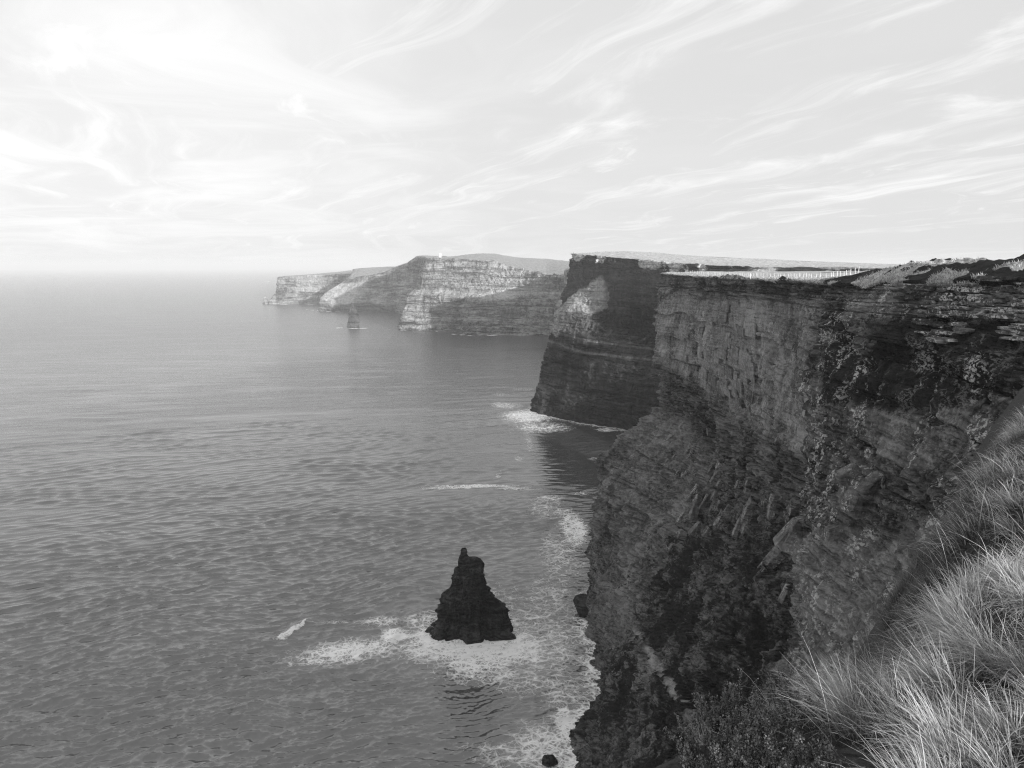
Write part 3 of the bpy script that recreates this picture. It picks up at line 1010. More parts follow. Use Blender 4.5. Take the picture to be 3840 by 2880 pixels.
# ------------------------------------------------------------------ sea stacks and rocks
def build_stack(name, label, cat, center, rings, mat, seed, n_ang=120, n_h=110, amp=1.0, layer=3.0, turn=0.0):
    """rings: [(z, cx, cy, rx, ry)] offsets from the centre, bottom to top"""
    R = np.array(rings, float)
    zz = np.linspace(R[0, 0], R[-1, 0], n_h)
    cx, cy, rx, ry = [np.interp(zz, R[:, 0], R[:, k]) for k in (1, 2, 3, 4)]
    th = np.linspace(0, 2 * np.pi, n_ang, endpoint=False)
    C, S = np.cos(th), np.sin(th)
    se = 0.62                                            # slightly squared plan
    cs, ss = np.sign(C) * np.abs(C) ** se, np.sign(S) * np.abs(S) ** se
    P = np.stack([cx[:, None] + rx[:, None] * cs, cy[:, None] + ry[:, None] * ss, zz[:, None] + 0 * cs], 2)
    ct_, st_ = math.cos(turn), math.sin(turn)
    P = np.stack([P[..., 0] * ct_ - P[..., 1] * st_, P[..., 0] * st_ + P[..., 1] * ct_, P[..., 2]], 2)
    Q = P.reshape(-1, 3)
    out = np.stack([np.repeat((C * ct_ - S * st_)[None], n_h, 0).ravel(), np.repeat((C * st_ + S * ct_)[None], n_h, 0).ravel(), np.zeros(n_h * n_ang)], 1)
    rad = np.repeat(np.minimum(rx, ry)[:, None], n_ang, 1).ravel()
    d = strata(Q, np.repeat((th * 10)[None], n_h, 0).ravel(), [(layer, 0.9, layer * 1.2, 0.2), (layer * .4, 0.4, layer * .6, 0.1)], seed, 0, 0.5)
    d += 4.2 * fbm(Q, layer * 2.4, 6, seed + 1, 0.6) + 2.0 * (fbm(Q, (layer, layer, layer * 4), 5, seed + 2, 0.62, True) - 0.3)
    Q = Q + out * (d * amp * np.minimum(1, rad / (layer * 2.4)))[:, None]
    Fc = []
    for i in range(n_h - 1):
        a = i * n_ang + np.arange(n_ang)
        b = i * n_ang + (np.arange(n_ang) + 1) % n_ang
        Fc.append(np.stack([a, b, b + n_ang, a + n_ang], 1))
    Fc = np.concatenate(Fc)
    c0 = len(Q)
    Q = np.vstack([Q, [[cx[-1], cy[-1], zz[-1] + rx[-1] * 0.3]]])
    a = (n_h - 1) * n_ang + np.arange(n_ang)
    b = (n_h - 1) * n_ang + (np.arange(n_ang) + 1) % n_ang
    cap = np.stack([a, b, np.full(n_ang, c0), np.full(n_ang, c0)], 1)
    Z = np.zeros(len(Q))
    o = mesh_from(name, Q, np.vstack([Fc, cap]), mat, None, {'veg': Z, 'pale': Z, 'lichen': Z, 'turf': Z})
    o.data.validate()
    o.location = (center[0], center[1], 0)
    return tag(o, label, cat)


wet_rock = rock_material('wet_rock', 0.8, 0.008, 0.10, 0.02, bedz=1.2)
grey_rock = rock_material('stack_rock', 3.0, 0.02, 0.16, 0.05)
sc = on_sea(1765, 2366)
m_px = 322.0 / 0.935 / F_PX                              # metres per photograph pixel at the stack
stack_near = build_stack('sea_stack', 'dark pointed sea stack standing in white foam just off the near cliff', 'sea stack', sc,
    [(-4, 0.5, 0, 18.4, 10), (0.5, 0.5, 0, 17.8, 9.4), (3, 0.5, 0.3, 16.6, 8.6), (7, 0.4, 0.6, 15.4, 8.0), (8.2, 0.4, 0.6, 14.6, 7.6), (12.4, 0.6, 0.7, 13.2, 7.2), (13.2, 0.4, 0.7, 12.2, 6.9), (17.5, -0.7, 0.8, 10.0, 6.2), (20.5, -1.3, 0.8, 8.0, 5.4),
     (24, -1.0, 0.8, 7.5, 4.9), (29, -0.1, 0.8, 7.0, 4.4), (32.6, 0.5, 0.8, 5.9, 3.6), (34.0, 0.3, 0.8, 5.3, 3.2), (34.8, -2.0, 0.8, 2.9, 2.4), (36.6, -2.8, 0.8, 2.0, 1.8), (38.2, -2.7, 0.8, 1.7, 1.5), (39.4, -2.7, 0.8, 0.8, 0.8)],
    wet_rock, 131, 170, 170, 1.3, 3.0, turn=math.radians(8))
fc = on_sea(1328, 1226)
k2 = fc[1] / 0.998 / F_PX
stack_far = build_stack('sea_stack', 'small pale sea stack far out below the white tower', 'sea stack', fc,
    [(-4, 0, 0, 24 * k2, 16 * k2), (2, 0, 0, 24 * k2, 15 * k2), (20, 0, 0, 23 * k2, 14 * k2), (30, -1, 0, 22 * k2, 13 * k2), (38, -2, 0, 17 * k2, 11 * k2), (48, -2, 0, 12 * k2, 9 * k2),
     (56, -3, 0, 9 * k2, 7 * k2), (62, -5, 0, 4.5 * k2, 4 * k2), (66, -6, 0, 2 * k2, 2 * k2)],
    grey_rock, 151, 60, 60, 2.0, 6.0, turn=math.radians(-32))
ec = on_sea(997, 1140)
k3 = ec[1] / F_PX
build_stack('sea_stack', 'tiny pointed stack off the tip of the farthest headland', 'sea stack', ec,
    [(-4, 0, 0, 11 * k3, 9 * k3), (2, 0, 0, 11 * k3, 9 * k3), (16, 0, 0, 9 * k3, 8 * k3), (28, -1, 0, 4 * k3, 4 * k3), (34, -2, 0, 1.5 * k3, 1.5 * k3)], far_rock, 161, 30, 24, 1.2, 7.0)
ec2 = on_sea(1022, 1140)
build_stack('islet', 'low dark shoulder of rock between the tiny stack and the farthest headland', 'rock', ec2,
    [(-4, 0, 0, 17 * k3, 14 * k3), (4, 0, 0, 16 * k3, 14 * k3), (10, 2, 0, 14 * k3, 12 * k3), (26, 8, 0, 9 * k3, 9 * k3), (40, 13, 0, 5 * k3, 5 * k3), (46, 15, 0, 2 * k3, 2 * k3)], far_rock, 171, 30, 24, 1.2, 7.0)


def boulder(name, label, cat, c, r, mat, seed, n=42):
    bm = bmesh.new()
    bmesh.ops.create_icosphere(bm, subdivisions=4, radius=1.0)
    me = bpy.data.meshes.new(name)
    V = np.array([v.co[:] for v in bm.verts])
    planes = np.random.default_rng(seed)
    for k in range(14):                                  # chop facets off
        nrm = planes.normal(size=3)
        nrm /= np.linalg.norm(nrm)
        dd = V @ nrm
        lim = planes.uniform(0.55, 0.85)
        V = V - np.maximum(dd - lim, 0)[:, None] * nrm
    V = V * (1 + 0.10 * fbm(V, 0.7, 4, seed))[:, None] * np.array(r)
    Fc = np.array([[v.index for v in f.verts] for f in bm.faces])
    bm.free()
    Z = np.zeros(len(V))
    o = mesh_from(name, V, Fc, mat, None, {'veg': Z, 'pale': Z, 'lichen': Z, 'turf': Z})
    o.location = c
    return tag(o, label, cat)


for fx, fy, r_, sd_ in ((1640, 2378, (4.2, 3.2, 3.4), 61), (1896, 2394, (4.6, 3.2, 3.8), 62), (1908, 2362, (3.0, 3.0, 3.4), 63), (1612, 2366, (2.4, 2.0, 1.8), 65)):
    p = on_sea(fx, fy)
    o = boulder('rock_foot', None, None, (0, 0, 0), r_, wet_rock, sd_)
    o.parent = stack_near
    o.location = Vector((p[0], p[1], 0.2)) - Vector(stack_near.location)
p = on_sea(2062, 2858)
boulder('boulder', 'dark boulder awash in the foam at the foot of the near cliff', 'rock', (p[0], p[1], 0.3), (2.9, 2.6, 2.6), wet_rock, 3)
p = on_sea(2188, 2310)
boulder('sea_rock', 'dark wet foot of rock jutting into the surf from the near cliff', 'rock', (p[0] + 2, p[1] + 2, 3.0), (7.5, 6.5, 8.5), wet_rock, 8)
p = on_sea(2172, 2770)
boulder('sea_rock', 'small dark knob of rock at the waterline, left of the near cliff', 'rock', (p[0] + 2.5, p[1], 1.5), (4.5, 4.0, 4.2), wet_rock, 9)
p = on_sea(2322, 1592)
boulder('sea_rock', 'black rock ringed by foam in the cove behind the near cliff', 'rock', (p[0], p[1], 0.5), (6.5, 5, 4.5), wet_rock, 10)

# ------------------------------------------------------------------ the sea
sea_m, t = new_mat('sea_water')
g = t.add('ShaderNodeNewGeometry').outputs['Position']
foam_a = t.attr('foam')
wash = t.attr('wash')
mp_ = t.add('ShaderNodeMapping')
mp_.inputs['Rotation'].default_value = (0, 0, math.radians(-13))
t.link(g, mp_.inputs['Vector'])
mw_ = mp_.outputs[0]
r1 = t.noise(t.vmath('MULTIPLY', mw_, (0.20, 0.52, 1.0)), 1.0, 4, 0.6, 0.35)
r1 = t.math('SUBTRACT', 1.0, t.math('ABSOLUTE', t.math('MULTIPLY', t.math('SUBTRACT', r1, 0.5), 3.2)))
r2 = t.noise(t.vmath('MULTIPLY', mw_, (0.45, 1.0, 1.0)), 1.1, 4, 0.65, 0.2)
ripple = t.math('ADD', r1, t.math('MULTIPLY', r2, 0.55))
r3 = t.noise(t.vmath('MULTIPLY', mw_, (0.022, 0.070, 1.0)), 1.0, 5, 0.65, 0.3)
farw = t.ramp(t.attr('rip'), 0.40, 0.93, 0.0, 15.0)
ripple = t.math('ADD', ripple, t.math('MULTIPLY', r3, farw))
gust = t.ramp(t.noise(t.vmath('MULTIPLY', mw_, (0.006, 0.022, 1.0)), 1.0, 5, 0.6, 0.4), 0.32, 0.68, 0.35, 1.65)
dw = t.add('ShaderNodeTexNoise')
dw.inputs['Scale'].default_value = 0.30
dw.inputs['Detail'].default_value = 4
t.link(g, dw.inputs['Vector'])
gd = t.vmath('ADD', g, t.vmath('MULTIPLY', t.vmath('SUBTRACT', dw.outputs['Color'], (0.5, 0.5, 0.5)), (3.2, 3.2, 0)))
e1 = t.voro(t.vmath('MULTIPLY', gd, (0.8, 1.2, 1.0)), 0.24, 'DISTANCE_TO_EDGE')
e2 = t.voro(gd, 0.62, 'DISTANCE_TO_EDGE')
fn = t.noise(t.vmath('MULTIPLY', gd, (0.8, 1.5, 1.0)), 0.20, 9, 0.74, 0.5)
lace = t.math('MAXIMUM', t.ramp(e1, 0.0, 0.16, 1.0, 0.0), t.math('MULTIPLY', t.ramp(e2, 0.0, 0.2, 1.0, 0.0), 0.75))
key = t.math('ADD', t.math('MULTIPLY', lace, 0.30), t.math('MULTIPLY', fn, 1.0))
thr = t.mix(foam_a, 1.14, 0.38)
fm = t.ramp(t.math('SUBTRACT', key, thr), -0.14, 0.16, 0.0, 1.0, smooth=False)
fm = t.math('MULTIPLY', fm, t.ramp(foam_a, 0.02, 0.25))
water = t.add('ShaderNodeBsdfPrincipled')
water.inputs['Base Color'].default_value = (0.040, 0.040, 0.040, 1)
t.put(water.inputs['Base Color'], t.mix(wash, 0.060, 0.28))
t.put(water.inputs['Roughness'], t.attr('rough'))
water.inputs['IOR'].default_value = 2.15
water.inputs['Specular IOR Level'].default_value = 0.5
bmp = t.add('ShaderNodeBump')
bmp.inputs['Distance'].default_value = 0.15
t.put(bmp.inputs['Strength'], t.math('MULTIPLY', t.attr('rip'), gust, clamp=True))
t.link(t.math('ADD', ripple, t.math('MULTIPLY', fm, 0.6)), bmp.inputs['Height'])
t.link(bmp.outputs[0], water.inputs['Normal'])
fd = t.add('ShaderNodeBsdfDiffuse')
t.put(fd.inputs['Color'], t.mix(fn, 0.78, 0.92))
t.link(bmp.outputs[0], fd.inputs['Normal'])
mx = t.add('ShaderNodeMixShader')
t.link(fm, mx.inputs[0])
t.link(water.outputs[0], mx.inputs[1])
t.link(fd.outputs[0], mx.inputs[2])
mo = t.add('ShaderNodeOutputMaterial')
t.link(mx.outputs[0], mo.inputs[0])

dep = np.concatenate([np.linspace(37.0, 11.0, 740), np.linspace(11.0, 3.2, 140)[1:], np.linspace(3.2, 0.18, 80)[1:]])
Dr = H / np.tan(np.radians(dep))
Dr = np.minimum(Dr, 38000.0)
Dr = np.concatenate([Dr[Dr < 37000], [41000.0]])
az = np.concatenate([np.linspace(-80, -37, 36)[:-1], np.linspace(-37, 12.0, 640), np.linspace(12.0, 80, 36)[1:]])
TH, RR = np.meshgrid(np.radians(az), Dr, indexing='ij')
X = (RR * np.sin(TH)).ravel()
Y = (RR * np.cos(TH)).ravel()
rr = RR.ravel()
spc_r = np.gradient(RR, axis=1).ravel()
spc_a = (np.gradient(TH, axis=0) * RR).ravel()
rng = np.random.default_rng(12)
Zs = np.zeros(len(X))
P3 = np.stack([X, Y, 0 * X], 1)
near = rr < 6000
Xn, Yn, sr, sa = X[near], Y[near], spc_r[near], spc_a[near]
wx = 6.0 * vnoise(np.stack([Xn / 55, Yn / 55, 0 * Xn], 1), 41) + 2.0 * vnoise(np.stack([Xn / 19, Yn / 19, 0 * Xn], 1), 47)
wy = 6.0 * vnoise(np.stack([Xn / 55, Yn / 55, 0 * Xn + 4], 1), 42) + 2.0 * vnoise(np.stack([Xn / 19, Yn / 19, 0 * Xn + 2], 1), 48)
gust = 0.75 + 0.5 * fbm(np.stack([Xn, Yn, 0 * Xn], 1), (120, 60, 1), 3, 55)
zn = np.zeros(len(Xn))
hx = np.zeros(len(Xn))
hy = np.zeros(len(Xn))
for lam in np.geomspace(1.9, 44, 58):
    ang = math.radians(104) + rng.normal(0, 0.42 if lam < 14 else 0.22)
    kx, ky = math.cos(ang), math.sin(ang)
    ph = rng.uniform(0, 6.28)
    slope = 0.150 if lam < 4.2 else (0.100 if lam < 8 else (0.045 if lam < 15 else 0.016))
    a = slope * lam / 6.283
    need = np.abs(kx) * sa + np.abs(ky) * sr * 1.0
    lod = sm(lam / np.maximum(need, 1e-3), 2.1, 3.6)
    phase = 6.283 / lam * ((Xn + wx) * kx + (Yn + wy) * ky) + ph
    sw = np.sin(phase)
    cw_ = np.cos(phase) * a * lod * gust * 0.62
    hx += cw_ * kx
    hy += cw_ * ky
    zn += a * lod * gust * (sw)
Zs[near] = zn
DX, DY = np.zeros(len(X)), np.zeros(len(X))
DX[near], DY[near] = hx, hy

# foam: along the waterlines, round the stacks, in streaks
foot = np.array(FOOT)
nearm = (rr < 1500) & (X > -260) & (X < 420)
foam = np.zeros(len(X))
washm = np.zeros(len(X))
Pn = np.stack([X[nearm], Y[nearm]], 1)
dist = dist_poly(Pn, foot[(foot[:, 1] < 1500)])
wid = 7 + 9 * (0.5 + 0.5 * fbm(np.stack([Pn[:, 0], Pn[:, 1], 0 * Pn[:, 0]], 1), 45, 3, 61))
foam[nearm] = 0.74 * np.exp(-np.maximum(dist - 1.5, 0) / wid)


def blob(px, py, rx, ry, amt, ang=0.0, soft=1.6, wash_amt=0.0):
    """a patch of foam centred where the photograph shows it, rx, ry = half sizes in photograph pixels"""
    c = on_sea(px, py)
    ex = abs(on_sea(px + rx, py)[0] - c[0])
    ey = abs(on_sea(px, py - ry)[1] - c[1])
    ca, sa_ = math.cos(ang), math.sin(ang)
    dx, dy = X - c[0], Y - c[1]
    q = ((dx * ca + dy * sa_) / ex) ** 2 + ((-dx * sa_ + dy * ca) / ey) ** 2
    m = q < 6
    f = np.zeros(len(X))
    wob = 1 + 0.45 * fbm(P3[m], 0.5 * min(ex, ey) + 4, 4, 71)
    f[m] = amt * np.exp(-(q[m] / wob) ** soft)
    np.maximum(foam, f, out=foam)
    if wash_amt:
        np.maximum(washm, f * wash_amt / max(amt, 1e-3), out=washm)


for args in [
    (1780, 2420, 300, 85, 0.95, 0, 1.3, 0.9), (1800, 2490, 190, 45, 0.80, 0, 1.5, .6), (1930, 2430, 150, 80, 0.86, 0, 1.4, .6), (1900, 2330, 90, 50, 0.66), (1620, 2390, 110, 50, 0.9, 0, 1.4, .6), (1600, 2330, 120, 40, 0.60), (1640, 2400, 90, 40, 0.88, 0, 1.5, .6),
    (1240, 2334, 95, 5, 0.55), (1820, 2525, 230, 46, 0.62), (1300, 2440, 230, 52, 0.84, 0.25, 1.3, .6), (1430, 2330, 110, 26, 0.62), (1480, 2385, 70, 30, 0.90, 0, 1.6, .7), (1200, 2470, 80, 26, 0.55),
    (2090, 2420, 110, 130, 0.54), (2060, 2250, 120, 110, 0.47), (2100, 2080, 100, 110, 0.52), (2150, 1980, 60, 70, 0.80), (2050, 1900, 90, 60, 0.46), (1960, 2560, 150, 60, 0.52),
    (2110, 2600, 110, 120, 0.56), (2040, 2800, 170, 110, 0.72, 0, 1.4, .4), (1880, 2830, 160, 70, 0.50), (2120, 2720, 60, 90, 0.85), (1760, 2800, 120, 30, 0.3),
    (1850, 2260, 150, 90, 0.42), (2000, 2330, 120, 80, 0.52),
    (1980, 1560, 110, 26, 0.85, 0, 1.4, .3), (1900, 1520, 80, 18, 0.55), (2030, 1600, 130, 26, 0.60), (1930, 1590, 60, 40, 0.35), (2230, 1585, 110, 12, 0.50), (2280, 1612, 60, 10, 0.7),
    (1870, 1480, 45, 8, 0.5), (1960, 1460, 60, 7, 0.4), (1975, 1620, 18, 40, 0.45), (1985, 1660, 16, 40, 0.5), (1945, 1720, 22, 14, 0.5), (1870, 1780, 16, 18, 0.5),
    (1800, 1822, 180, 6.5, 0.86), (1700, 1829, 120, 5, 0.72), (1620, 1832, 70, 4, 0.55), (1930, 1832, 90, 7, 0.6), (2060, 1870, 60, 14, 0.62), (2110, 1920, 50, 16, 0.62),
    (2225, 1722, 30, 7, 0.5), (2185, 1850, 45, 12, 0.5),
]:
    blob(*args)
# streaks of foam on the open water
stk = fbm(np.stack([X, Y, 0 * X], 1)[nearm], (60, 14, 1), 4, 77)
foam[nearm] = np.maximum(foam[nearm], 0.16 * sm(stk, 0.28, 0.5))
# far waterlines: thin white lines
for poly, wd in [([(870, 1137), (985, 1136), (1050, 1142), (1180, 1143)], 10), ([(1140, 1160), (1185, 1164), (1240, 1170), (1310, 1167)], 9), ([(1390, 1166), (1440, 1168), (1500, 1173)], 7),
                 ([(1258, 1229), (1300, 1231), (1345, 1232), (1400, 1229)], 8), ([(1460, 1236), (1520, 1238), (1660, 1243)], 6), ([(1700, 1253), (1760, 1258), (1800, 1256), (1880, 1260), (1960, 1259)], 7),
                 ([(935, 1057), (1005, 1057)], 30)]:
    pts = dens([on_sea(*q)[:2] for q in poly], 8)
    m = (np.abs(Y - pts[:, 1].mean()) < 700) & (X > pts[:, 0].min() - 80) & (X < pts[:, 0].max() + 80) & (rr < 11000)
    if m.any():
        dd = dist_poly(np.stack([X[m], Y[m]], 1), pts)
        wv_ = wd * (1.0 + 0.7 * fbm(P3[m], 60, 3, 83))
        foam[m] = np.maximum(foam[m], 1.0 * np.exp(-(dd / np.maximum(wv_, 2)) ** 2))
foot_far = foot[foot[:, 1] > 1500]

# the breaking wave left of the stack: a short ridge with a white crest
for (p0, p1, hgt, wdt) in [((1010, 2408), (1160, 2328), 1.5, 3.2), ((1450, 2420), (1500, 2360), 1.2, 2.6)]:
    a, b = on_sea(*p0)[:2], on_sea(*p1)[:2]
    d = b - a
    L = np.linalg.norm(d)
    d /= L
    n = np.array([-d[1], d[0]])
    tt = (X - a[0]) * d[0] + (Y - a[1]) * d[1]
    qq = (X - a[0]) * n[0] + (Y - a[1]) * n[1]
    along = np.exp(-((tt - L / 2) / (L * 0.62)) ** 4)
    Zs += hgt * along * np.exp(-(qq / wdt) ** 2)
    crest = np.exp(-((tt - L * 0.52) / (L * 0.46)) ** 6) * np.exp(-((qq + 0.5 + 1.4 * vnoise(np.stack([tt / 4.5, 0 * tt, 0 * tt], 1), 9)) / (0.8 + 1.5 * (1 - tt / L).clip(0, 1))) ** 2)
    foam = np.maximum(foam, 1.25 * crest)

roughv = 0.09 + 0.17 * sm(rr, 450, 2200)
ripv = 0.38 + 0.55 * sm(rr, 420, 1300)
V = np.stack([X + DX, Y + DY, Zs], 1)
nu, nv = TH.shape
sea = mesh_from('sea', V, grid_faces(nu, nv), sea_m, None, {'foam': np.clip(foam, 0, 1), 'wash': np.clip(washm, 0, 1), 'rough': roughv, 'rip': ripv}, smooth=True)
tag(sea, 'grey choppy sea with white surf along the foot of the cliffs', 'sea', kind='structure')

# ------------------------------------------------------------------ the ledge the camera stands on
EDGE = np.array([(-6, -8), (-2.2, -1.5), (-0.6, 1.6), (0.25, 2.9), (0.78, 3.62), (1.25, 3.9), (1.95, 4.0), (2.75, 4.35), (3.35, 5.0), (4.5, 6.9), (5.75, 8.9), (6.8, 10.4), (8.9, 13), (12.9, 19), (18.5, 27), (25.5, 36), (35, 47)], float)
ED = dens(EDGE, 0.12)


def edge_d(x, y):
    """signed distance to the edge, positive inland (to the right of the edge line)"""
    P2 = np.stack([x, y], 1)
    out = np.empty(len(x))
    seg = np.gradient(ED, axis=0)
    for c in range(0, len(x), 30000):
        dd = P2[c:c + 30000, None, :] - ED[None]
        q = (dd ** 2).sum(2)
        k = q.argmin(1)
        v = P2[c:c + 30000] - ED[k]
        sg = np.sign(seg[k, 1] * v[:, 0] - seg[k, 0] * v[:, 1])
        out[c:c + 30000] = np.sqrt(q.min(1)) * np.where(sg == 0, 1, sg)
    return out


def ground_z(x, y):
    d = edge_d(x, y)
    P = np.stack([x, y, 0 * x], 1)
    tus = 0.17 * fbm(P, 1.25, 3, 301, 0.45) * sm(d, -0.6, 0.3)
    inn = -2.04 - 0.42 * np.exp(-np.maximum(d, 0) / 1.5)
    outw = -2.46 + 1.0 * d - 0.55 * d * d
    z = np.where(d > 0, inn, np.maximum(outw, -2.46 + 5.5 * d))
    yy = np.clip(y, 0, 60)
    z = z - 0.010 * yy - 1.35 * sm(yy, 7.5, 15)
    # two big tussocks and the hollow between them
    for cx, cy, r, hgt in ((3.35, 5.15, 0.75, 0.30), (7.2, 10.6, 1.5, 0.35), (4.7, 6.75, 0.8, -0.35), (2.0, 3.55, 0.8, 0.12), (11.0, 16.2, 2.0, 0.4)):
        z = z + hgt * np.exp(-((x - cx) ** 2 + (y - cy) ** 2) / r ** 2)
    return H + z + tus


gx_ = np.concatenate([np.linspace(-9, -1, 24)[:-1], np.linspace(-1, 13, 200)[:-1], np.linspace(13, 60, 70)])
gy_ = np.concatenate([np.linspace(-30, 0, 30)[:-1], np.linspace(0, 18, 220)[:-1], np.linspace(18, 60, 60)])
GXX, GYY = np.meshgrid(gx_, gy_, indexing='ij')
gz_ = ground_z(GXX.ravel(), GYY.ravel())
gd_ = edge_d(GXX.ravel(), GYY.ravel())
VV = np.stack([GXX.ravel(), GYY.ravel(), gz_], 1)
Fg = grid_faces(len(gx_), len(gy_))
Fg = Fg[(gd_[Fg] > -5.5).all(1)]
V2, F2, _ = submesh(VV, Fg)
soil = plain_mat('peaty_soil', 0.012, 0.07, 14.0, 0.95, 0.12)
gnd = mesh_from('ground', V2, F2, soil, None, None, smooth=True)
tag(gnd, 'peaty ledge under the grass at the right, falling away to the sea', 'ground', kind='structure')

# ------------------------------------------------------------------ grass
grass_m, t = new_mat('dry_grass')
tn = t.attr('tone')
pd = t.add('ShaderNodeBsdfPrincipled')
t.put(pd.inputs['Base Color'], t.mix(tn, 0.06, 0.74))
pd.inputs['Roughness'].default_value = 0.55
pd.inputs['Specular IOR Level'].default_value = 0.25
tr = t.add('ShaderNodeBsdfTranslucent')
t.put(tr.inputs['Color'], t.mix(tn, 0.05, 0.50))
mx = t.add('ShaderNodeMixShader')
mx.inputs[0].default_value = 0.25
t.link(pd.outputs[0], mx.inputs[1])
t.link(tr.outputs[0], mx.inputs[2])
mo = t.add('ShaderNodeOutputMaterial')
t.link(mx.outputs[0], mo.inputs[0])


def blades(x, y, z, length, width, lean_dir, lean, tone, seed, segs=5):
    """curved tapering blades; returns vertices, quads, tone per vertex"""
    rg = np.random.default_rng(seed)
    n = len(x)
    ts = np.linspace(0, 1, segs + 1)
    dirx, diry = np.cos(lean_dir), np.sin(lean_dir)
    a0 = rg.uniform(0.05, 0.5, n) * lean
    curl = lean * rg.uniform(0.7, 1.5, n)
    P = np.zeros((n, segs + 1, 3))
    P[:, 0] = np.stack([x, y, z], 1)
    for k in range(1, segs + 1):
        an = np.minimum(a0 + curl * ts[k] ** 1.2, 2.3)
        st = length / segs
        P[:, k, 0] = P[:, k - 1, 0] + st * np.sin(an) * dirx
        P[:, k, 1] = P[:, k - 1, 1] + st * np.sin(an) * diry
        P[:, k, 2] = P[:, k - 1, 2] + st * np.cos(an)
    tw = rg.uniform(0, 3.14, n)
    sx, sy = np.cos(tw), np.sin(tw)
    wd = width[:, None] * (1 - ts[None] ** 1.5 * 0.88) * 0.5
    side = np.stack([sx[:, None] * wd, sy[:, None] * wd, 0 * wd], 2)
    V = np.stack([P - side, P + side], 2).reshape(n, -1, 3)
    base = (np.arange(n) * (2 * (segs + 1)))[:, None]
    k = np.arange(segs)
    q = np.stack([2 * k, 2 * k + 1, 2 * k + 3, 2 * k + 2], 1)
    Fc = (base[:, :, None] + q[None]).reshape(-1, 4)
    tv = np.clip(tone[:, None] * (0.30 + 0.95 * ts[None]), 0, 1)  # dark roots and bright tips: shade and sun painted along each blade
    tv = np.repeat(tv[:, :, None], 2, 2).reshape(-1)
    return V.reshape(-1, 3), Fc, tv


def scatter(n, xr, yr, dmin, dmax, seed):
    rg = np.random.default_rng(seed)
    x = rg.uniform(*xr, n * 3)
    y = rg.uniform(*yr, n * 3)
    d = edge_d(x, y)
    keep = (d > dmin) & (d < dmax) & (x < 0.86 * y + 1.0) & (y > 0.9)
    x, y, d = x[keep][:n], y[keep][:n], d[keep][:n]
    return x, y, d


allV, allF, allT = [], [], []
off = 0
for (sp, per, xr, yr, dmin, dmax, ln, wdt, seed) in [
    (0.28, 360, (0.5, 3.6), (1.0, 5.4), -0.40, 2.6, (0.14, 0.40), 0.0050, 1),
    (0.42, 320, (1.5, 7.0), (5.2, 9.0), -0.85, 3.2, (0.14, 0.42), 0.0068, 2),
    (0.70, 170, (3.5, 15), (8.8, 21), -0.5, 4.5, (0.20, 0.48), 0.0110, 3),
]:
    rg = np.random.default_rng(seed + 50)
    cxs, cys = np.meshgrid(np.arange(xr[0], xr[1], sp), np.arange(yr[0], yr[1], sp), indexing='ij')
    cxs = cxs.ravel() + rg.uniform(-.45, .45, cxs.size) * sp
    cys = cys.ravel() + rg.uniform(-.45, .45, cys.size) * sp
    d = edge_d(cxs, cys)
    hm = (cxs < 1.62 - 0.30 * (cys - 3.4)) & (cys > 2.5) & (d < 1.2)
    keep = (d > dmin) & (d < dmax) & (cxs < 0.86 * cys + 1.2) & ~hm & (rg.uniform(0, 1, cxs.size) < 0.86)
    cxs, cys = cxs[keep], cys[keep]
    nt = len(cxs)
    tt_ = np.repeat(np.arange(nt), per)
    n_ = len(tt_)
    ra = np.abs(rg.normal(0, 0.30 * sp, n_))
    aa = rg.uniform(0, 2 * np.pi, n_)
    x, y = cxs[tt_] + ra * np.cos(aa), cys[tt_] + ra * np.sin(aa)
    z = ground_z(x, y) - 0.02
    tdir = math.radians(152) + 1.2 * vnoise(np.stack([cxs / 0.9, cys / 0.9, 0 * cxs], 1), 331) + rg.normal(0, 0.18, nt)
    tlen = rg.uniform(0.55, 1.35, nt)
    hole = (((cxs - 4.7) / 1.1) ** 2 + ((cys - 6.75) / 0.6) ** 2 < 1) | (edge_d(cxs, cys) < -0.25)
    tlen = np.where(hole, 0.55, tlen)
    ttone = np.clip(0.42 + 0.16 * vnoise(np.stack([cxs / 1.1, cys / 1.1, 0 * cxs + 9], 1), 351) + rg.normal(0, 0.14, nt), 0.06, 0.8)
    ttone = np.where(hole, ttone * 0.4, ttone)  # shade of the hollow and rim put into the blade colour
    # wind direction blended with the outward splay of each tussock
    vx = np.cos(tdir[tt_]) + 0.7 * (ra / (0.3 * sp)) * np.cos(aa) + rg.normal(0, 0.38, n_)
    vy = np.sin(tdir[tt_]) + 0.7 * (ra / (0.3 * sp)) * np.sin(aa) + rg.normal(0, 0.38, n_)
    ld = np.arctan2(vy, vx)
    lean = np.clip(1.10 + 0.38 * rg.normal(0, 1, n_), 0.1, 1.9)
    ln_ = rg.uniform(*ln, n_) * tlen[tt_]
    brt = (rg.uniform(0, 1, n_) < 0.28) & ~hole[tt_]  # near-white blades, coloured as strands that catch the sun
    tone = np.where(brt, rg.uniform(0.75, 1.0, n_), np.clip(ttone[tt_] + rg.normal(0, 0.12, n_), 0.02, 0.8))
    wd_ = wdt * rg.uniform(0.4, 1.5, n_) * np.where(brt, 1.15, 1.0)
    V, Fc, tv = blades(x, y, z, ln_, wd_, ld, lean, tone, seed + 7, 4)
    allV.append(V)
    allF.append(Fc + off)
    allT.append(tv)
    off += len(V)
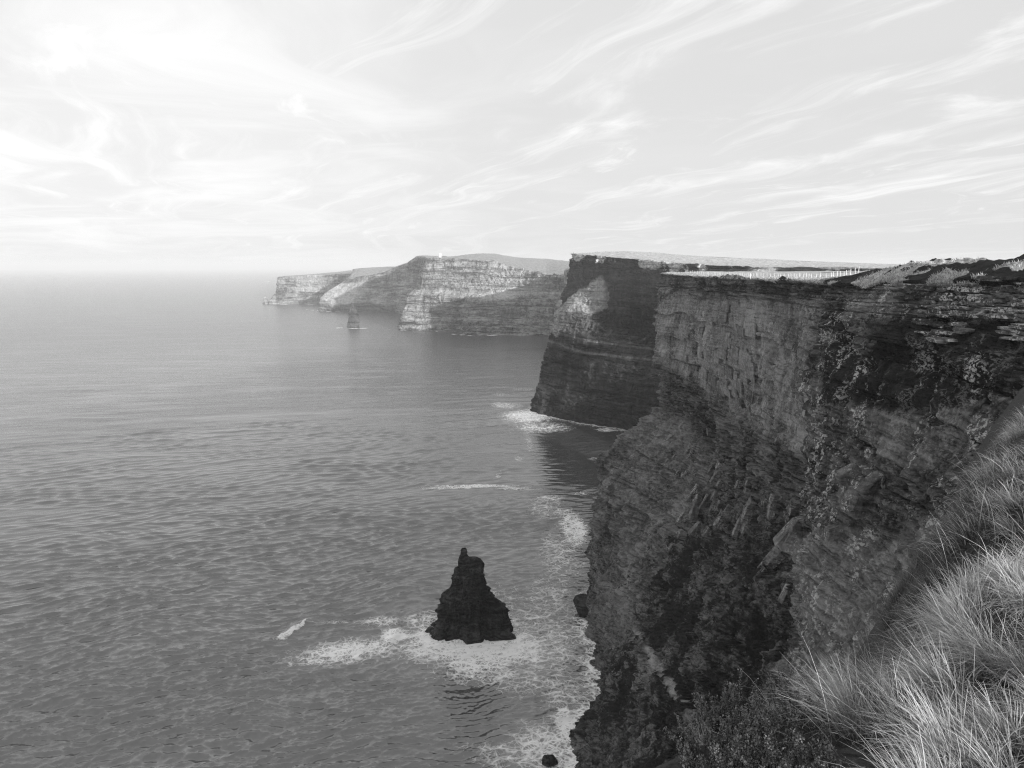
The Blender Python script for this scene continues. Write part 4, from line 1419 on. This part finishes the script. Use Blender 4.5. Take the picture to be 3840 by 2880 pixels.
# a few long pale stalks
x, y, d = scatter(90, (1.5, 9), (3.0, 13), -0.3, 1.6, 21)
rg = np.random.default_rng(77)
n_ = len(x)
V, Fc, tv = blades(x, y, ground_z(x, y), rg.uniform(0.45, 0.75, n_), 0.0035 + 0.0006 * y, math.radians(150) + rg.normal(0, 0.6, n_), rg.uniform(0.5, 1.1, n_), np.full(n_, 1.0), 91)
allV.append(V); allF.append(Fc + off); allT.append(tv)
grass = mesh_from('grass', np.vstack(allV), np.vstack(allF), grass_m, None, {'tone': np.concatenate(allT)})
tag(grass, 'long windswept grass on the ledge at the lower right, tips bright in the sun', 'grass', kind='stuff')

# tussocks of meadow grass on top of the near headland
rows_ = np.where((viA >= 1.95) & (viA <= 4.06))[0]
Tp = GA[:, rows_[0]:rows_[-1] + 1]
rg = np.random.default_rng(404)
n_ = 26000
iu = rg.uniform(0, 1, n_) ** 0.8 * (len(uiA) - 40)
iu = np.clip(iu + 10, 0, len(uiA) - 2)
iv = (1 - rg.uniform(0, 1, n_) ** 1.8) * (Tp.shape[1] - 1.001)
i0, j0 = iu.astype(int), iv.astype(int)
fu, fv = (iu - i0)[:, None], (iv - j0)[:, None]
pt = (Tp[i0, j0] * (1 - fu) * (1 - fv) + Tp[i0 + 1, j0] * fu * (1 - fv) + Tp[i0, j0 + 1] * (1 - fu) * fv + Tp[i0 + 1, j0 + 1] * fu * fv)
keep = (pt[:, 1] > 55) & (np.abs(pt[:, 0]) < pt[:, 1] * 0.8)
cl = fbm(pt, (5, 5, 50), 4, 415, 0.6)
keep &= cl + rg.normal(0, 0.25, n_) > -0.1
keep &= ~((iu / len(uiA) * uiA[-1] > 0) & (uiA[np.clip(i0, 0, len(uiA) - 1)] > 9.2) & (fbm(pt, (11, 11, 60), 4, 831, 0.6) > -0.03))
pt, cl = pt[keep], cl[keep]
reps = 4
pt4 = np.repeat(pt, reps, 0) + rg.normal(0, 0.22, (len(pt) * reps, 3)) * np.array([1, 1, 0])
n_ = len(pt4)
hgt = rg.uniform(0.25, 0.7, n_)
V, Fc, tv = blades(pt4[:, 0], pt4[:, 1], pt4[:, 2] - 0.08, hgt, rg.uniform(0.06, 0.16, n_), rg.uniform(0, 6.28, n_), rg.uniform(0.3, 1.2, n_), np.clip(rg.normal(0.62, 0.25, n_), 0.05, 1), 417, 2)
mg = mesh_from('meadow_grass', V, Fc, grass_m, None, {'tone': np.clip(tv * 1.2, 0, 1)})
tag(mg, 'bright rough grass along the top of the near cliff, around the fence', 'grass', kind='stuff')

# ------------------------------------------------------------------ heather on the corner of the ledge
leaf_m = plain_mat('heather_leaf', 0.02, 0.30, 45.0, 0.6)
stem_m = plain_mat('heather_stem', 0.03, 0.07, 30.0, 0.9)


def heather(label, x, y, size, seed, pale=0.0):
    rg = np.random.default_rng(seed)
    size = size * 0.80
    z = float(ground_z(np.array([x]), np.array([y]))[0])
    root = thing('heather_shrub', label, 'heather', (x, y, z - 0.02), 'heather on the corner of the ledge')
    SV, SF, LV, LF = [], [], [], []
    so = lo = 0
    for k in range(34):
        az_ = rg.uniform(0, 6.28)
        r0 = size * 0.55 * math.sqrt(rg.uniform())
        bx_, by_ = r0 * math.cos(az_), r0 * math.sin(az_)
        out_ = rg.uniform(0.1, 0.7)
        L = size * rg.uniform(0.35, 0.75)
        pts = []
        p_ = np.array([bx_, by_, 0.0])
        dr = np.array([math.cos(az_) * out_, math.sin(az_) * out_, 1.0])
        for i in range(7):
            pts.append(p_.copy())
            dr = dr + rg.normal(0, 0.16, 3) + np.array([0, 0, 0.04])
            p_ = p_ + dr / np.linalg.norm(dr) * L / 6
        pts = np.array(pts)
        w_ = np.linspace(0.006, 0.0022, 7)
        sd_ = np.array([-math.sin(az_), math.cos(az_), 0])
        sd2 = np.array([math.cos(az_), math.sin(az_), 0])
        for sv_ in (sd_, sd2):
            ring = np.stack([pts - sv_ * w_[:, None] / 2, pts + sv_ * w_[:, None] / 2], 1).reshape(-1, 3)
            SV.append(ring)
            q = np.arange(6)
            SF.append(np.stack([2 * q, 2 * q + 1, 2 * q + 3, 2 * q + 2], 1) + so)
            so += 14
            m_ = 110
        tq = rg.uniform(0.30, 1.0, m_)
        c = np.stack([np.interp(tq * 6, np.arange(7), pts[:, a_]) for a_ in range(3)], 1) + rg.normal(0, 0.006, (m_, 3))
        d1 = rg.normal(size=(m_, 3)); d1[:, 2] = np.abs(d1[:, 2]) + 0.5
        d1 /= np.linalg.norm(d1, axis=1, keepdims=True)
        d2 = np.cross(d1, rg.normal(size=(m_, 3)))
        d2 /= np.linalg.norm(d2, axis=1, keepdims=True)
        ll = rg.uniform(0.007, 0.015, m_)[:, None]
        ww = ll * 0.28
        q4 = np.stack([c - d2 * ww, c + d1 * ll * 0.5 - d2 * ww * 1.2, c + d1 * ll, c + d1 * ll * 0.5 + d2 * ww * 1.2], 1).reshape(-1, 3)
        LV.append(q4)
        LF.append((np.arange(m_) * 4)[:, None] + np.arange(4)[None] + lo)
        lo += 4 * m_
    off_ = np.array(root.location)
    mesh_from('stem', np.vstack(SV) + off_, np.vstack(SF), stem_m, root)
    mesh_from('foliage', np.vstack(LV) + off_, np.vstack(LF), leaf_m, root)
    return root


for lab, hx, hy, hs, sd_ in [
    ('dark heather shrub in the lowest left corner of the ledge', 0.98, 3.40, 0.34, 11),
    ('dark heather shrub at the very edge, pale wall strip beyond it', 1.05, 3.64, 0.36, 12),
    ('heather shrub on the ledge between two others, touching the frame bottom', 1.12, 3.20, 0.38, 13),
    ('upright heather with sunlit sprigs sticking up before the far rock slab', 1.62, 3.98, 0.44, 14),
    ('low heather behind the first grass tuft on the ledge', 1.40, 3.55, 0.38, 15),
    ('heather sprigs at the rim, left of the sunlit upright sprigs', 1.22, 3.85, 0.40, 16),
    ('small dark heather half hidden by the bottom grass', 1.32, 3.10, 0.34, 17),
]:
    heather(lab, hx, hy, hs, sd_)

# ------------------------------------------------------------------ fence on the near headland
wood_m = plain_mat('weathered_post', 0.55, 0.80, 6.0, 0.85)
wire_m = plain_mat('fence_wire', 0.35, 0.45, 3.0, 0.5)


def top_z(G, vi, n_in, x, y):
    m = vi <= n_in + 0.02
    T = G[:, m, :].reshape(-1, 3)
    k = np.argsort((T[:, 0] - x) ** 2 + (T[:, 1] - y) ** 2)[:4]
    wt = 1 / (((T[k, 0] - x) ** 2 + (T[k, 1] - y) ** 2) + 0.05)
    return float((T[k, 2] * wt).sum() / wt.sum())


def box_mesh(name, sx, sy, sz, taper=1.0):
    bm = bmesh.new()
    bmesh.ops.create_cube(bm, size=1.0)
    for v_ in bm.verts:
        k = taper if v_.co.z > 0 else 1.0
        v_.co = Vector((v_.co.x * sx * k, v_.co.y * sy * k, (v_.co.z + 0.5) * sz))
    bmesh.ops.bevel(bm, geom=bm.edges[:], offset=min(sx, sy) * 0.12, segments=1, affect='EDGES')
    me = bpy.data.meshes.new(name)
    bm.to_mesh(me)
    bm.free()
    return me


ke = int(np.searchsorted(viA, 4))
edge_line = GA[:, ke, :2]
i_sel = (uiA > 3.2) & (uiA < 9.5)
line = edge_line[i_sel][::-1]                       # from the near end to the tip
line = smooth_axis(line, 0, 12)
ln = np.array([[p_[0] + 5.0 + 0.012 * (p_[1] - 150), p_[1]] for p_ in line])
acc = np.concatenate([[0], np.cumsum(np.linalg.norm(np.diff(ln, axis=0), axis=1))])
fence = thing('fence', 'post and wire fence along the top of the near cliff', 'fence', (float(ln[0, 0]), float(ln[0, 1]), top_z(GA, viA, 4, *ln[0])))
post_me = box_mesh('post', 0.115, 0.115, 1.6, 0.9)
post_me.materials.append(wood_m)
rg = np.random.default_rng(5)
tops = []
for k, sdist in enumerate(np.cumsum(np.concatenate([[0], rg.uniform(2.8, 4.4, int(acc[-1] / 3.7))]))):
    x = float(np.interp(sdist, acc, ln[:, 0])) + rg.normal(0, 0.1)
    y = float(np.interp(sdist, acc, ln[:, 1]))
    z = top_z(GA, viA, 4, x, y)
    po = bpy.data.objects.new('post', post_me)
    COL.objects.link(po)
    po.parent = fence
    po.location = Vector((x, y, z - 0.25)) - Vector(fence.location)
    po.scale = (1, 1, rg.uniform(0.85, 1.1))
    po.rotation_euler = (rg.normal(0, 0.08), rg.normal(0, 0.08), rg.uniform(0, 0.5))
    tops.append((x, y, z))
for hh in (0.45, 0.8, 1.15):
    WV, WF = [], []
    T = np.array(tops) + np.array([0, 0, hh])
    for i, (a, b) in enumerate(zip(T[:-1], T[1:])):
        for k in range(4):
            for j, c in enumerate((a, b)):
                WV.append(c + 0.012 * np.array([math.cos(k * 1.57), 0, math.sin(k * 1.57)]))
        o_i = i * 8
        for k in range(4):
            WF.append([o_i + 2 * k, o_i + 2 * k + 1, o_i + (2 * k + 3) % 8, o_i + (2 * k + 2) % 8])
    mesh_from('wire', WV, WF, wire_m, fence)

# ------------------------------------------------------------------ the tower on the far cliff
tower_m = plain_mat('white_stone', 0.55, 0.80, 0.8, 0.85)  # whitish stone, the same tone all round
dark_m = plain_mat('dark_opening', 0.03, 0.05, 1.0, 0.9)
tp = at(1649, 964, 2140)
tw = thing('tower', 'small white stone tower on the crest of the far sunlit cliff', 'tower', (tp[0], tp[1], tp[2] - 1.5))


def bm_part(name, build, mat, parent):
    bm = bmesh.new()
    build(bm)
    me = bpy.data.meshes.new(name)
    bm.to_mesh(me)
    bm.free()
    me.materials.append(mat)
    o = bpy.data.objects.new(name, me)
    COL.objects.link(o)
    o.parent = parent
    return o


def add_box(bm, x0, x1, y0, y1, z0, z1):
    r = bmesh.ops.create_cube(bm, size=1.0)
    for v_ in r['verts']:
        v_.co = Vector((x0 + (v_.co.x + 0.5) * (x1 - x0), y0 + (v_.co.y + 0.5) * (y1 - y0), z0 + (v_.co.z + 0.5) * (z1 - z0)))


def cone(bm, r0, r1, z0, z1, cx=0, cy=0, seg=24):
    r = bmesh.ops.create_cone(bm, cap_ends=True, segments=seg, radius1=r0, radius2=r1, depth=z1 - z0)
    for v_ in r['verts']:
        v_.co += Vector((cx, cy, (z0 + z1) / 2))


bm_part('wall', lambda bm: (cone(bm, 3.5, 3.1, 0, 9.6), cone(bm, 3.35, 3.35, 9.6, 10.1)), tower_m, tw)


for k in range(10):
    ma = k * 2 * math.pi / 10
    mc, ms = 3.05 * math.cos(ma), 3.05 * math.sin(ma)
    bm_part('merlon', lambda bm: add_box(bm, mc - .42, mc + .42, ms - .42, ms + .42, 10.1, 11.0), tower_m, tw)
bm_part('stair_turret', lambda bm: (add_box(bm, 2.2, 4.4, -1.2, 1.2, 0, 11.6), add_box(bm, 2.05, 4.55, -1.35, 1.35, 11.6, 12.1)), tower_m, tw)
for wz in (3.0, 6.6):
    bm_part('window', lambda bm: add_box(bm, -0.45, 0.45, -3.5, -3.0, wz, wz + 1.5), dark_m, tw)


# ------------------------------------------------------------------ people on the clifftops
cloth_dark = plain_mat('dark_clothes', 0.03, 0.07, 8.0, 0.9)
cloth_pale = plain_mat('white_clothes', 0.70, 0.85, 8.0, 0.9)


def person_mesh(name, mat, stride):
    """one continuous standing figure grown from a skeleton"""
    pts = {'pelvis': (0, 0, 0.95), 'chest': (0, 0.01, 1.32), 'neck': (0, 0, 1.50), 'head': (0, -0.02, 1.62), 'crown': (0, -0.01, 1.74)}
    rad = {'pelvis': 0.15, 'chest': 0.17, 'neck': 0.06, 'head': 0.10, 'crown': 0.075}
    ed = [('pelvis', 'chest'), ('chest', 'neck'), ('neck', 'head'), ('head', 'crown')]
    for sgn, nm in ((1, 'l'), (-1, 'r')):
        st = stride * sgn
        pts.update({'hip' + nm: (0.10 * sgn, 0, 0.88), 'knee' + nm: (0.11 * sgn, st * 0.5 - 0.02, 0.48), 'ank' + nm: (0.11 * sgn, st, 0.09), 'toe' + nm: (0.12 * sgn, st - 0.17, 0.04),
                    'sh' + nm: (0.20 * sgn, 0, 1.42), 'el' + nm: (0.26 * sgn, -st * 0.3 + 0.03, 1.14), 'ha' + nm: (0.25 * sgn, -st * 0.6 - 0.06, 0.88)})
        rad.update({'hip' + nm: 0.11, 'knee' + nm: 0.068, 'ank' + nm: 0.05, 'toe' + nm: 0.04, 'sh' + nm: 0.07, 'el' + nm: 0.05, 'ha' + nm: 0.045})
        ed += [('pelvis', 'hip' + nm), ('hip' + nm, 'knee' + nm), ('knee' + nm, 'ank' + nm), ('ank' + nm, 'toe' + nm), ('chest', 'sh' + nm), ('sh' + nm, 'el' + nm), ('el' + nm, 'ha' + nm)]
    keys = list(pts)
    me = bpy.data.meshes.new(name)
    me.from_pydata([pts[k] for k in keys], [(keys.index(a), keys.index(b)) for a, b in ed], [])
    o = bpy.data.objects.new(name, me)
    COL.objects.link(o)
    md = o.modifiers.new('skin', 'SKIN')
    for i, k in enumerate(keys):
        sv_ = me.skin_vertices[0].data[i]
        sv_.radius = (rad[k], rad[k] * 0.85)
        sv_.use_root = (k == 'pelvis')
    sb = o.modifiers.new('sub', 'SUBSURF')
    sb.levels = sb.render_levels = 1
    dg = bpy.context.evaluated_depsgraph_get()
    out = bpy.data.meshes.new_from_object(o.evaluated_get(dg))
    bpy.data.objects.remove(o)
    out.materials.clear()
    out.materials.append(mat)
    return out


pm_a = person_mesh('person', cloth_dark, 0.10)
pm_b = person_mesh('person', cloth_dark, 0.26)
pm_w = person_mesh('person', cloth_pale, 0.20)


def put_person(me, x, y, z, rz, label, group):
    o = bpy.data.objects.new('person', me)
    COL.objects.link(o)
    o.location = (x, y, z)
    o.rotation_euler = (0, 0, rz)
    return tag(o, label, 'person', group)


def on_top(G, vi, n_in, px, py, Y, lift=0.0):
    p_ = at(px, py, Y)
    return p_[0], p_[1], top_z(G, vi, n_in, p_[0], p_[1]) + lift


q = on_top(GA, viA, 4, 2815, 1010, 238)
put_person(pm_w, *q, 0.4, 'person in white clothes walking along the fence on the near cliff', 'walkers on the clifftops')
for k, (px, Yp, me_, lab) in enumerate([
    (2151, 872, pm_a, 'person in dark clothes standing at the very tip of the second headland'),
    (2160, 868, pm_b, 'person in dark clothes close behind another at the tip of the second headland'),
    (2209, 905, pm_a, 'person in dark clothes alone on the second headland, nearest the pair at the tip'),
    (2233, 900, pm_b, 'taller looking one of two dark walkers side by side on the second headland'),
    (2239, 893, pm_a, 'shorter looking one of two dark walkers side by side on the second headland'),
    (2272, 900, pm_b, 'person in dark clothes alone on the skyline left of the dark rise'),
    (2363, 905, pm_a, 'person in dark clothes on the left slope of the dark rise'),
    (2371, 905, pm_b, 'left one of a close pair in dark clothes on top of the dark rise'),
    (2374, 905, pm_a, 'right one of a close pair in dark clothes on top of the dark rise'),
    (2728, 560, pm_b, 'person in dark clothes on the meadow behind the near cliff'),
]):
    q = on_top(GB, viB, 4, px, 950, Yp)
    put_person(me_, *q, 0.7 * k, lab, 'walkers on the clifftops')

# the dark rise on the second headland's skyline
c = on_top(GB, viB, 4, 2395, 950, 930)
rise = boulder('knoll', 'low dark heathery knoll on the skyline of the second headland', 'knoll', (c[0] + 6, c[1], c[2] - 1.2), (27, 10, 4.0), soil, 33)

print('objects', len(bpy.data.objects), 'tris~', sum(len(m_.polygons) for m_ in bpy.data.meshes) * 2)
